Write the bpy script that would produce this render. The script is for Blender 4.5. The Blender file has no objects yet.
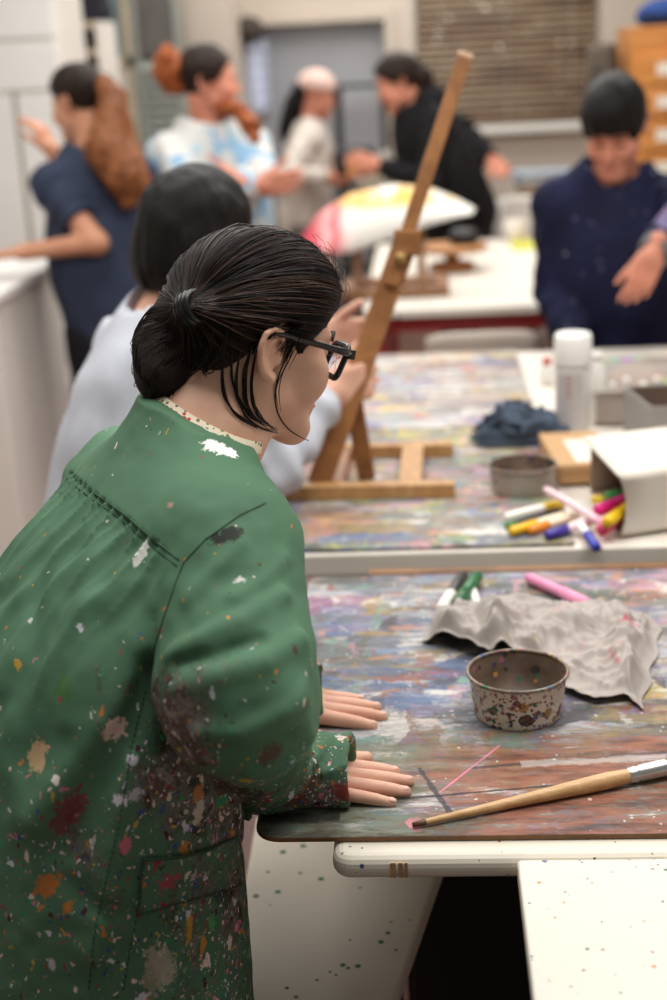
import bpy, bmesh, math, random
HSC = 1.0
import numpy as np
from mathutils import Vector, Matrix
from mathutils.bvhtree import BVHTree
random.seed(7); np.random.seed(7)
SC = bpy.context.scene
COL = SC.collection
PI = math.pi
V3 = lambda *a: np.array(a, float)

# ------------------------------------------------------------------ camera
FPX = 1389.0
CAMP = V3(0, 0, 1.6)
def _cam(yaw=4.4, pitch=17.8, roll=3.0):
    f, t, r = map(math.radians, (yaw, pitch, roll))
    fw = V3(-math.sin(f)*math.cos(t), math.cos(f)*math.cos(t), -math.sin(t))
    r0 = V3(math.cos(f), math.sin(f), 0)
    u0 = np.cross(r0, fw)
    R = r0*math.cos(r) - u0*math.sin(r)
    return R, np.cross(R, fw), fw
CR, CU, CF = _cam()
def ray(x, y): return CR*(x-333.5)/FPX - CU*(y-500)/FPX + CF
def atd(x, y, d): return CAMP + ray(x, y)*d
def onz(x, y, z):
    d = ray(x, y); return CAMP + d*((z-CAMP[2])/d[2])
def ony(x, y, Y):
    d = ray(x, y); return CAMP + d*(Y/d[1])
cam = bpy.data.cameras.new('camera'); co = bpy.data.objects.new('camera', cam); COL.objects.link(co)
m = Matrix(((CR[0], CU[0], -CF[0], 0), (CR[1], CU[1], -CF[1], 0), (CR[2], CU[2], -CF[2], 1.6), (0, 0, 0, 1)))
co.matrix_world = m
cam.sensor_fit = 'VERTICAL'; cam.sensor_height = 36.0; cam.lens = 50.0
cam.dof.use_dof = True; cam.dof.focus_distance = 1.62; cam.dof.aperture_fstop = 2.6
cam.clip_end = 100
SC.camera = co

# ------------------------------------------------------------------ object helpers
def tag(o, label=None, cat=None, group=None, kind=None):
    if label: o['label'] = label
    if cat: o['category'] = cat
    if group: o['group'] = group
    if kind: o['kind'] = kind
    return o
def empty(name, loc=(0, 0, 0), label=None, cat=None, group=None):
    o = bpy.data.objects.new(name, None); COL.objects.link(o); o.location = loc
    o.empty_display_size = .05
    return tag(o, label, cat, group)
def link(name, me, mat=None, parent=None):
    o = bpy.data.objects.new(name, me); COL.objects.link(o)
    if mat is not None: me.materials.append(mat)
    if parent is not None:
        o.parent = parent
        o.matrix_parent_inverse = parent_matrix(parent).inverted()
    return o
def parent_matrix(p):
    mw = p.matrix_basis.copy()
    return mw if p.parent is None else parent_matrix(p.parent) @ p.matrix_parent_inverse @ mw
class MB:
    """collects shapes (world space) into one mesh"""
    def __init__(s): s.v = []; s.f = []; s.n = 0; s.sm = []
    def add(s, v, f, smooth=False):
        v = np.asarray(v, float).reshape(-1, 3)
        s.v.append(v); s.f += [tuple(i+s.n for i in q) for q in f]; s.sm += [smooth]*len(f); s.n += len(v); return s
    def box(s, lo, hi, M=None):
        (x0, y0, z0), (x1, y1, z1) = lo, hi
        v = np.array([(x0,y0,z0),(x1,y0,z0),(x1,y1,z0),(x0,y1,z0),(x0,y0,z1),(x1,y0,z1),(x1,y1,z1),(x0,y1,z1)], float)
        if M is not None: v = np.array([tuple(M @ Vector(p)) for p in v])
        return s.add(v, [(0,3,2,1),(4,5,6,7),(0,1,5,4),(1,2,6,5),(2,3,7,6),(3,0,4,7)])
    def bar(s, a, b, w, h, up=(0, 0, 1)):
        """rectangular bar from a to b; w across, h along up"""
        a, b = V3(*a), V3(*b); d = (b-a)/np.linalg.norm(b-a)
        x = np.cross(d, V3(*up)); x /= np.linalg.norm(x); z = np.cross(x, d)
        v = [p + x*sx*w/2 + z*sz*h/2 for p in (a, b) for sx, sz in ((-1,-1),(1,-1),(1,1),(-1,1))]
        return s.add(v, [(0,3,2,1)[::-1],(4,5,6,7)[::-1],(0,1,5,4)[::-1],(1,2,6,5)[::-1],(2,3,7,6)[::-1],(3,0,4,7)[::-1]])
    def tube(s, pts, r, n=8, cap=True):
        pts = np.asarray(pts, float); k = len(pts)
        r = np.full(k, r) if np.isscalar(r) else np.asarray(r, float)
        T = np.gradient(pts, axis=0); T /= np.linalg.norm(T, axis=1)[:, None]+1e-12
        a = V3(0, 0, 1) if abs(T[0][2]) < .9 else V3(1, 0, 0)
        N = np.cross(T[0], a); N /= np.linalg.norm(N); out = []
        ang = np.linspace(0, 2*PI, n, endpoint=False)
        for i in range(k):
            N = N - T[i]*(N@T[i]); N /= np.linalg.norm(N)+1e-12; B = np.cross(T[i], N)
            out.append(pts[i] + r[i]*(np.cos(ang)[:, None]*N + np.sin(ang)[:, None]*B))
        f = [(i*n+j, i*n+(j+1) % n, (i+1)*n+(j+1) % n, (i+1)*n+j) for i in range(k-1) for j in range(n)]
        if cap: f += [tuple(range(n))[::-1], tuple((k-1)*n+j for j in range(n))]
        return s.add(np.concatenate(out), f, True)
    def lathe(s, prof, c, n=40, axis=None, up=None):
        """prof: (r,h) pairs, revolved about axis through c (default z)"""
        ax = V3(0, 0, 1) if axis is None else V3(*axis)/np.linalg.norm(axis)
        t = V3(1, 0, 0) if abs(ax[0]) < .9 else V3(0, 1, 0)
        x = np.cross(ax, t); x /= np.linalg.norm(x); y = np.cross(ax, x)
        ang = np.linspace(0, 2*PI, n, endpoint=False); v = []
        for r, h in prof: v.append(V3(*c) + ax*h + r*(np.cos(ang)[:, None]*x + np.sin(ang)[:, None]*y))
        k = len(prof)
        f = [(i*n+j, i*n+(j+1) % n, (i+1)*n+(j+1) % n, (i+1)*n+j) for i in range(k-1) for j in range(n)]
        return s.add(np.concatenate(v), f, True)
    def prism(s, poly, z0, z1):
        """horizontal polygon (ccw) extruded from z0 to z1"""
        n = len(poly)
        v = [(x, y, z0) for x, y in poly] + [(x, y, z1) for x, y in poly]
        return s.add(v, [tuple(range(n))[::-1], tuple(range(n, 2*n))] + [(i, (i+1) % n, n+(i+1) % n, n+i) for i in range(n)])
    def grid(s, P):
        a, b, _ = P.shape
        return s.add(P.reshape(-1, 3), [(i*b+j, (i+1)*b+j, (i+1)*b+j+1, i*b+j+1) for i in range(a-1) for j in range(b-1)], True)
    def build(s, name, mat, parent=None, bevel=0, seg=2, solid=0, sub=0, recalc=True):
        me = bpy.data.meshes.new(name)
        v = np.concatenate(s.v)
        off = V3(0, 0, 0)
        if parent is None:
            lo, hi = v.min(0), v.max(0); off = V3((lo[0]+hi[0])/2, (lo[1]+hi[1])/2, lo[2]); v = v-off
        me.from_pydata(v.tolist(), [], s.f)
        me.polygons.foreach_set('use_smooth', s.sm)
        if recalc:
            bm = bmesh.new(); bm.from_mesh(me); bmesh.ops.recalc_face_normals(bm, faces=bm.faces); bm.to_mesh(me); bm.free()
        o = link(name, me, mat, parent)
        if parent is None: o.location = off
        if solid:
            q = o.modifiers.new('solid', 'SOLIDIFY'); q.thickness = solid; q.offset = 0
        if bevel:
            q = o.modifiers.new('bevel', 'BEVEL'); q.width = bevel; q.segments = seg; q.limit_method = 'ANGLE'; q.angle_limit = .6
        if sub:
            q = o.modifiers.new('sub', 'SUBSURF'); q.levels = sub; q.render_levels = sub
        return o
def rrect(x0, y0, x1, y1, r, n=6, skew=0):
    out = []
    for cx, cy, a in ((x1-r, y1-r, 0), (x0+r, y1-r, 90), (x0+r, y0+r, 180), (x1-r, y0+r, 270)):
        for k in range(n+1):
            t = math.radians(a+90*k/n); out.append((cx+r*math.cos(t), cy+r*math.sin(t)))
    return out
def place(o, M):  # move an object built at the origin
    o.matrix_basis = M @ o.matrix_basis
    return o

# ------------------------------------------------------------------ materials
def srgb(r, g, b):
    f = lambda c: (c/255)/12.92 if c <= 10 else ((c/255+.055)/1.055)**2.4
    return (f(r), f(g), f(b), 1)
class NT:
    def __init__(s, name):
        s.m = bpy.data.materials.new(name); s.m.use_nodes = True
        s.t = s.m.node_tree; s.b = s.t.nodes['Principled BSDF']
    def n(s, typ, **k):
        q = s.t.nodes.new(typ)
        for a, v in k.items(): setattr(q, a, v)
        return q
    def l(s, a, b): s.t.links.new(a, b)
    def val(s, sock, v):
        if hasattr(v, 'is_output'): s.l(v, sock)
        else: sock.default_value = v
    def coord(s, scale=(1, 1, 1), loc=(0, 0, 0), rot=(0, 0, 0), kind='Object'):
        tc = s.n('ShaderNodeTexCoord'); mp = s.n('ShaderNodeMapping')
        mp.inputs['Scale'].default_value = scale; mp.inputs['Location'].default_value = loc; mp.inputs['Rotation'].default_value = rot
        s.l(tc.outputs[kind], mp.inputs['Vector']); return mp.outputs[0]
    def noise(s, vec, scale=5, detail=4, rough=.55, dist=0, out='Fac'):
        q = s.n('ShaderNodeTexNoise'); s.l(vec, q.inputs['Vector'])
        q.inputs['Scale'].default_value = scale; q.inputs['Detail'].default_value = detail
        q.inputs['Roughness'].default_value = rough; q.inputs['Distortion'].default_value = dist
        return q.outputs[out]
    def vor(s, vec, scale=5, feature='F1', rand=1, out='Distance'):
        q = s.n('ShaderNodeTexVoronoi', feature=feature); s.l(vec, q.inputs['Vector'])
        q.inputs['Scale'].default_value = scale; q.inputs['Randomness'].default_value = rand
        return q.outputs[out] if out else q
    def ramp(s, fac, stops, interp='LINEAR'):
        q = s.n('ShaderNodeValToRGB'); q.color_ramp.interpolation = interp; e = q.color_ramp.elements
        while len(e) < len(stops): e.new(.5)
        for i, (p, c) in enumerate(stops):
            e[i].position = p; e[i].color = c if hasattr(c, '__len__') else (c, c, c, 1)
        s.l(fac, q.inputs[0]); return q.outputs[0]
    def mix(s, fac, a, b, mode='MIX'):
        q = s.n('ShaderNodeMix', data_type='RGBA', blend_type=mode)
        s.val(q.inputs[0], fac); s.val(q.inputs[6], a); s.val(q.inputs[7], b); return q.outputs[2]
    def math(s, op, a, b=0., c=0., clamp=False):
        q = s.n('ShaderNodeMath', operation=op, use_clamp=clamp)
        s.val(q.inputs[0], a); s.val(q.inputs[1], b); s.val(q.inputs[2], c); return q.outputs[0]
    def hsv(s, col, h=.5, sat=1, v=1):
        q = s.n('ShaderNodeHueSaturation'); s.val(q.inputs['Hue'], h); s.val(q.inputs['Saturation'], sat); s.val(q.inputs['Value'], v)
        s.val(q.inputs['Color'], col); return q.outputs[0]
    def bump(s, h, strength=.3, dist=.002):
        q = s.n('ShaderNodeBump'); q.inputs['Strength'].default_value = strength; q.inputs['Distance'].default_value = dist
        s.l(h, q.inputs['Height']); s.l(q.outputs[0], s.b.inputs['Normal'])
    def attr(s, name, out='Fac'):
        q = s.n('ShaderNodeAttribute'); q.attribute_name = name; return q.outputs[out]
    def done(s, col=None, rough=.6, spec=None, **k):
        if col is not None: s.val(s.b.inputs['Base Color'], col)
        s.val(s.b.inputs['Roughness'], rough)
        if spec is not None: s.b.inputs['Specular IOR Level'].default_value = spec
        for a, v in k.items(): s.val(s.b.inputs[a.replace('_', ' ')], v)
        return s.m
MATS = {}
def simple(name, rgb, rough=.55, var=.12, scale=12, bump=0, spec=None, speck=None, **k):
    """plain colour with a little mottling; speck: (scale, size, saturation) paint spots"""
    if name in MATS: return MATS[name]
    t = NT(name); c = t.coord()
    col = srgb(*rgb)
    n = t.noise(c, scale, 3)
    lo = tuple(x*(1-var) for x in col[:3])+(1,); hi = tuple(min(1, x*(1+var)) for x in col[:3])+(1,)
    out = t.ramp(n, [(.3, lo), (.7, hi)])
    if speck:
        for sc, size, keep, dark in speck:
            v = t.vor(c, sc, out=None)
            sp = t.n('ShaderNodeSeparateColor'); t.l(v.outputs['Color'], sp.inputs[0])
            hu = t.ramp(sp.outputs[0], [(i/9, srgb(*[c_*(.5+.7*dark) for c_ in q])) for i, q in enumerate(((150, 70, 60), (70, 60, 56), (176, 130, 60), (80, 110, 150), (60, 110, 80), (176, 110, 130), (120, 92, 70), (84, 72, 100), (200, 150, 90)))], 'CONSTANT')
            keepm = t.math('GREATER_THAN', t.noise(c, sc*.37, 1), keep)
            mk = t.math('MULTIPLY', t.math('LESS_THAN', t.math('ADD', v.outputs['Distance'], t.math('MULTIPLY', t.noise(c, sc*3, 2), size)), size*1.25), keepm)
            out = t.mix(mk, out, hu)
    if bump: t.bump(t.noise(c, scale*12, 3), bump)
    MATS[name] = t.done(out, rough, spec, **k)
    return MATS[name]
def wood(name, a, b, rough=.45, scale=(1, 1, 1), sc=9):
    t = NT(name); c = t.coord(scale)
    n = t.noise(c, sc, 5, .6, .6)
    n2 = t.noise(c, sc*6, 3)
    col = t.ramp(n, [(.3, srgb(*a)), (.7, srgb(*b))])
    col = t.mix(t.math('MULTIPLY', n2, .25), col, srgb(*[x*.6 for x in a]))
    t.bump(n2, .1)
    return t.done(col, rough)
PAL = [(150, 140, 176), (122, 142, 168), (110, 150, 142), (208, 156, 172), (146, 92, 74), (172, 146, 92), (218, 210, 202), (74, 70, 72), (98, 100, 78), (204, 146, 116), (92, 116, 158), (186, 186, 190), (132, 168, 150), (160, 110, 140), (226, 222, 216)]
def paint_mat(name, seed, ground, light=1.0, dirt=.5, sc=1.0, front=None, pal=None, marks=()):
    """table board covered in years of coloured brush strokes: strokes of one palette at several sizes over a mottled ground"""
    t = NT(name); rg = random.Random(int(seed*10))
    cf = t.coord()
    def warped(scale, rot, off, amt, nsc):
        c = t.coord(scale, (off, off*.7, 0), (0, 0, rot))
        nz = t.n('ShaderNodeTexNoise'); t.l(c, nz.inputs['Vector']); nz.inputs['Scale'].default_value = nsc; nz.inputs['Detail'].default_value = 5; nz.inputs['Roughness'].default_value = .65
        s2 = t.n('ShaderNodeVectorMath', operation='SCALE'); t.l(nz.outputs['Color'], s2.inputs[0]); s2.inputs['Scale'].default_value = amt
        ad = t.n('ShaderNodeVectorMath', operation='ADD'); t.l(c, ad.inputs[0]); t.l(s2.outputs[0], ad.inputs[1]); return ad.outputs[0], c
    g = t.ramp(t.noise(t.coord((4*sc, 11*sc, 1), (seed, 0, 0)), 1.6, 8, .7), [(.3, srgb(*[x*.66 for x in ground])), (.5, srgb(*ground)), (.72, srgb(*[min(255, x*1.25) for x in ground]))])
    col = g
    P_ = pal or PAL
    hgt = None
    for k, (sx, sy, rot, amt, lo, hi, al) in enumerate(((3.5, 9, .0, .9, .47, .54, .8), (9, 20, .25, .8, .50, .55, .85), (22, 11, -.35, .8, .53, .57, .8), (16, 46, .05, .9, .52, .56, .8), (60, 34, .5, .8, .57, .60, .85))):
        cw, c = warped((sx*sc, sy*sc, 1), rot, seed+k*3.7, amt, 2.2)
        v = t.vor(cw, 1.0, out=None); v.voronoi_dimensions = '2D'
        sp = t.n('ShaderNodeSeparateColor'); t.l(v.outputs['Color'], sp.inputs[0])
        cols = rg.sample(P_, len(P_)); n = len(cols)
        pc = t.ramp(sp.outputs[0], [(i/n, srgb(*[min(255, x*light) for x in cc])) for i, cc in enumerate(cols)], 'CONSTANT')
        streak = t.noise(t.coord((sx*.8*sc, sy*6*sc, 1), (k, seed, 0), (0, 0, rot)), 2.5, 4, .6)
        m = t.math('ADD', t.math('MULTIPLY', t.noise(cw, .8, 6, .68), .75), t.math('MULTIPLY', streak, .25))
        mk = t.ramp(m, [(lo, 0), (hi, al)])
        col = t.mix(mk, col, pc); hgt = streak if hgt is None else hgt
    # grime
    col = t.mix(t.ramp(t.noise(t.coord((3*sc, 8*sc, 1), (seed*2, seed, 1)), 2.5, 8, .72), [(.5-.12*dirt, dirt), (.60, 0)]), col, srgb(62, 57, 54))
    if front:                                      # worn strip along the near edge: rust to the right, olive to the left
        sp = t.n('ShaderNodeSeparateXYZ'); t.l(cf, sp.inputs[0])
        nz = t.noise(t.coord((4, 10, 1), (seed, 3, 0)), 1.6, 7, .68)
        edge = t.math('ADD', sp.outputs['Y'], t.math('MULTIPLY', t.math('SUBTRACT', nz, .5), .36))
        mk = t.ramp(t.math('ADD', edge, .5), [(.5+front-.03, 1), (.5+front+.04, 0)])
        xr = t.math('ADD', sp.outputs['X'], t.math('MULTIPLY', t.math('SUBTRACT', nz, .5), .5))
        rust = t.ramp(t.noise(t.coord((5, 26, 1), (1, seed, 0)), 1.6, 7, .7), [(.35, srgb(66, 50, 44)), (.46, srgb(122, 74, 54)), (.54, srgb(150, 92, 66)), (.62, srgb(126, 112, 104)), (.68, srgb(206, 190, 180))])
        olive = t.ramp(t.noise(t.coord((5, 22, 1), (2, seed, 0)), 1.6, 7, .7), [(.35, srgb(44, 42, 38)), (.46, srgb(84, 82, 62)), (.56, srgb(112, 116, 96)), (.64, srgb(92, 120, 116)), (.70, srgb(176, 170, 156))])
        tone = t.mix(t.ramp(t.math('ADD', xr, .9), [(.44, 0), (.54, 1)]), olive, rust)
        col = t.mix(t.math('MULTIPLY', mk, t.ramp(t.noise(t.coord((7, 20, 1), (seed, seed, 0)), 1.5, 7, .68), [(.36, .15), (.50, .92)])), col, tone)
    pos = t.n('ShaderNodeNewGeometry').outputs['Position']
    for a, b, w, rgb, al in marks:                 # ruled or dragged paint lines, and one painted shadow band
        a, b = V3(*a), V3(*b); d = b-a; L = np.linalg.norm(d); d /= L; n = V3(-d[1], d[0], 0)
        q = t.n('ShaderNodeVectorMath', operation='SUBTRACT'); t.l(pos, q.inputs[0]); q.inputs[1].default_value = tuple(a)
        def dot(v):
            z = t.n('ShaderNodeVectorMath', operation='DOT_PRODUCT'); t.l(q.outputs[0], z.inputs[0]); z.inputs[1].default_value = tuple(v); return z.outputs['Value']
        al_ = t.math('DIVIDE', dot(d), L); ac = t.math('DIVIDE', t.math('ABSOLUTE', dot(n)), w)
        rag_ = t.math('MULTIPLY', t.math('SUBTRACT', t.noise(cf, 45, 7, .75), .5), 2.6)
        m1 = t.ramp(t.math('ADD', ac, rag_), [(.5, al), (1.0, 0)])
        al_ = t.math('ADD', al_, t.math('MULTIPLY', t.math('SUBTRACT', t.noise(cf, 60, 6, .75), .5), .05+w*9))
        m2 = t.math('MULTIPLY', t.math('GREATER_THAN', al_, 0), t.math('LESS_THAN', al_, 1))
        col = t.mix(t.math('MULTIPLY', m1, m2), col, srgb(*rgb))
    col = t.mix(t.ramp(t.noise(t.coord((1.5, 60, 1), (seed, 0, 0)), 3, 5, .65), [(.60, 0), (.66, .5)]), col, srgb(52, 46, 46))
    v = t.vor(cf, 75, out=None)
    mk = t.math('MULTIPLY', t.math('LESS_THAN', t.math('ADD', v.outputs['Distance'], t.math('MULTIPLY', t.noise(cf, 190, 3), .35)), .36), t.math('GREATER_THAN', t.noise(cf, 20, 3), .58))
    col = t.mix(t.math('MULTIPLY', mk, .8), col, t.mix(.5, t.hsv(v.outputs['Color'], .5, .7, .8), srgb(220, 212, 204)))
    n = t.noise(t.coord((6, 40, 1)), 3, 8, .7)
    t.bump(n, .4, .002)
    return t.done(col, t.ramp(n, [(.3, .42), (.7, .65)]), .3)
# ------------------------------------------------------------------ implicit surfaces for bodies and clothes
def _hash(ix, iy, iz, seed):
    h = (ix*374761393 + iy*668265263 + iz*2147483647 + seed*974711).astype(np.int64) & 0x7fffffff
    h = ((h ^ (h >> 13))*1274126177) & 0x7fffffff
    return ((h ^ (h >> 16)) & 0xffff)/65535.0
def vnoise(p, scale, seed=0):
    q = p*scale; i = np.floor(q).astype(np.int64); f = q-i; f = f*f*(3-2*f)
    r = 0
    for dx in (0, 1):
        for dy in (0, 1):
            for dz in (0, 1):
                w = (f[:, 0] if dx else 1-f[:, 0])*(f[:, 1] if dy else 1-f[:, 1])*(f[:, 2] if dz else 1-f[:, 2])
                r = r + w*_hash(i[:, 0]+dx, i[:, 1]+dy, i[:, 2]+dz, seed)
    return r*2-1
def norm(v): v = np.asarray(v, float); return v/(np.linalg.norm(v)+1e-12)
def rc(a, b, ra, rb=None):
    a, b = V3(*a), V3(*b); rb = ra if rb is None else rb; ba = b-a; L = max(ba@ba, 1e-12)
    def f(p):
        t = np.clip((p-a)@ba/L, 0, 1)
        return np.linalg.norm(p-a-t[:, None]*ba, axis=1) - (ra+t*(rb-ra))
    return f
def ell(c, R, rad):
    """R rows = axes"""
    c = V3(*c); R = np.asarray(R, float); rad = V3(*rad)
    def f(p):
        q = ((p-c)@R.T)/rad
        k0 = np.linalg.norm(q, axis=1); k1 = np.linalg.norm(q/rad, axis=1)+1e-9
        return k0*(k0-1)/k1
    return f
def rbox(c, R, half, r):
    c = V3(*c); R = np.asarray(R, float); half = V3(*half)
    def f(p):
        q = np.abs((p-c)@R.T)-(half-r)
        return np.linalg.norm(np.maximum(q, 0), axis=1)+np.minimum(q.max(1), 0)-r
    return f
def chain(pts, rs):
    fs = [rc(pts[i], pts[i+1], rs[i], rs[i+1]) for i in range(len(pts)-1)]
    def f(p):
        d = fs[0](p)
        for g in fs[1:]: d = np.minimum(d, g(p))
        return d
    return f
def smin(a, b, k):
    k = np.maximum(k, 1e-6)
    h = np.clip(.5+.5*(b-a)/k, 0, 1)
    return b*(1-h)+a*h-k*h*(1-h)
def smax(a, b, k): return -smin(-a, -b, k)
def union(items):
    """items: (fn, k)"""
    def f(p):
        d = items[0][0](p)
        for g, k in items[1:]: d = smin(d, g(p), k)
        return d
    return f
def lathe_sdf(stations, az):
    """loft of horizontal ellipses: (z, cx, cy, a across, b along heading)"""
    st = np.array(sorted(stations), float)
    fx, fy = math.cos(az), math.sin(az)
    zz = np.linspace(st[0, 0], st[-1, 0], 160)
    # smooth interpolation
    def cub(col):
        y = np.interp(zz, st[:, 0], st[:, col]); k = np.hanning(15); k /= k.sum()
        return np.convolve(np.pad(y, 7, mode='edge'), k, 'valid')
    C = [cub(i) for i in (1, 2, 3, 4)]
    z0, z1 = st[0, 0], st[-1, 0]
    def f(p):
        z = np.clip(p[:, 2], z0, z1)
        cx, cy, a, b = (np.interp(z, zz, c) for c in C)
        dx, dy = p[:, 0]-cx, p[:, 1]-cy
        al = dx*fx+dy*fy; ac = dx*fy-dy*fx
        k0 = np.sqrt((ac/a)**2+(al/b)**2)+1e-9
        k1 = np.sqrt((ac/a**2)**2+(al/b**2)**2)+1e-9
        d = k0*(k0-1)/k1
        d = np.where(k0 < .3, -np.minimum(a, b)*.7, d)
        dz = np.maximum(z0-p[:, 2], p[:, 2]-z1)
        return np.maximum(d, dz)
    return f
def mesh_sdf(name, f, lo, hi, h, mat=None, parent=None, smooth=1, pad=.03, B=8):
    """surface nets over a sparse set of blocks"""
    lo = V3(*lo); hi = V3(*hi)
    nb = np.ceil((hi-lo)/(h*B)).astype(int)
    N = nb*B
    g = np.stack(np.meshgrid(*[np.arange(k) for k in nb], indexing='ij'), -1).reshape(-1, 3)
    cen = lo + (g+.5)*B*h
    dc = np.concatenate([f(cen[i:i+60000]) for i in range(0, len(cen), 60000)])
    act = np.abs(dc) < B*h*.87*1.25+pad
    vol = np.repeat(np.repeat(np.repeat(np.where(dc < 0, -1., 1.).astype(np.float32).reshape(nb), B, 0), B, 1), B, 2)
    ga = g[act]
    off = np.stack(np.meshgrid(*[np.arange(B)]*3, indexing='ij'), -1).reshape(-1, 3)
    step = 400
    for i in range(0, len(ga), step):
        idx = (ga[i:i+step, None, :]*B + off[None]).reshape(-1, 3)
        vol[idx[:, 0], idx[:, 1], idx[:, 2]] = f(lo+idx*h)
    vol[0] = vol[-1] = 1; vol[:, 0] = vol[:, -1] = 1; vol[:, :, 0] = vol[:, :, -1] = 1
    ins = vol < 0
    c = np.zeros(tuple(N-1), np.int8)
    for dx in (0, 1):
        for dy in (0, 1):
            for dz in (0, 1):
                c += ins[dx:N[0]-1+dx, dy:N[1]-1+dy, dz:N[2]-1+dz]
    cells = np.argwhere((c > 0) & (c < 8))
    ids = np.full(tuple(N-1), -1, np.int32); ids[cells[:, 0], cells[:, 1], cells[:, 2]] = np.arange(len(cells))
    acc = np.zeros((len(cells), 3)); cnt = np.zeros(len(cells))
    cor = [(0,0,0),(1,0,0),(0,1,0),(1,1,0),(0,0,1),(1,0,1),(0,1,1),(1,1,1)]
    vals = [vol[cells[:, 0]+a, cells[:, 1]+b, cells[:, 2]+d].astype(float) for a, b, d in cor]
    for i in range(8):
        for j in range(i+1, 8):
            df = [cor[j][k]-cor[i][k] for k in range(3)]
            if sum(map(abs, df)) != 1: continue
            mk = (vals[i] < 0) != (vals[j] < 0)
            t = np.where(mk, vals[i]/(vals[i]-vals[j]+1e-20), 0)
            acc += np.where(mk[:, None], V3(*cor[i])+t[:, None]*V3(*df), 0); cnt += mk
    v = lo + (cells+acc/cnt[:, None])*h
    faces = []
    for ax in range(3):
        o = [0, 0, 0]; o[ax] = 1
        sl0 = tuple(slice(1, N[k]-1) if k != ax else slice(0, N[k]-1) for k in range(3))
        sl1 = tuple(slice(1, N[k]-1) if k != ax else slice(1, N[k]) for k in range(3))
        A, Bb = ins[sl0], ins[sl1]
        e = np.argwhere(A != Bb); base = np.array([0 if k == ax else 1 for k in range(3)])
        e = e+base
        fl = ins[e[:, 0], e[:, 1], e[:, 2]]
        u, w = (ax+1) % 3, (ax+2) % 3
        def cid(du, dw):
            q = e.copy(); q[:, u] -= du; q[:, w] -= dw
            return ids[q[:, 0], q[:, 1], q[:, 2]]
        q = np.stack([cid(0, 0), cid(1, 0), cid(1, 1), cid(0, 1)], 1)
        q[~fl] = q[~fl][:, ::-1]
        faces.append(q)
    F = np.concatenate(faces); F = F[(F >= 0).all(1)]
    for _ in range(smooth):                       # light relaxation along the quads' edges
        s = np.zeros_like(v); n = np.zeros(len(v))
        for a in range(4):
            b = (a+1) % 4
            np.add.at(s, F[:, a], v[F[:, b]]); np.add.at(n, F[:, a], 1)
            np.add.at(s, F[:, b], v[F[:, a]]); np.add.at(n, F[:, b], 1)
        v = v*.5 + .5*s/np.maximum(n, 1)[:, None]
    me = np_mesh(name, v, F)
    o = link(name, me, mat, parent)
    return o, v, F
def np_mesh(name, v, F, smooth=True):
    me = bpy.data.meshes.new(name)
    me.vertices.add(len(v)); me.vertices.foreach_set('co', v.astype(np.float32).ravel())
    me.loops.add(F.size); me.loops.foreach_set('vertex_index', F.astype(np.int32).ravel())
    me.polygons.add(len(F)); me.polygons.foreach_set('loop_start', np.arange(0, F.size, 4, dtype=np.int32))
    me.polygons.foreach_set('use_smooth', np.ones(len(F), bool))
    me.update(calc_edges=True)
    return me
def set_attr(o, name, vals, typ='FLOAT'):
    a = o.data.attributes.new(name, typ, 'POINT')
    a.data.foreach_set('value' if typ == 'FLOAT' else 'vector', np.asarray(vals, np.float32).ravel())
def bvh_of(v, F): return BVHTree.FromPolygons([tuple(x) for x in v], [tuple(int(i) for i in q) for q in F])
def sstep(a, b, x):
    t = np.clip((x-a)/(b-a), 0, 1); return t*t*(3-2*t)

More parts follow.
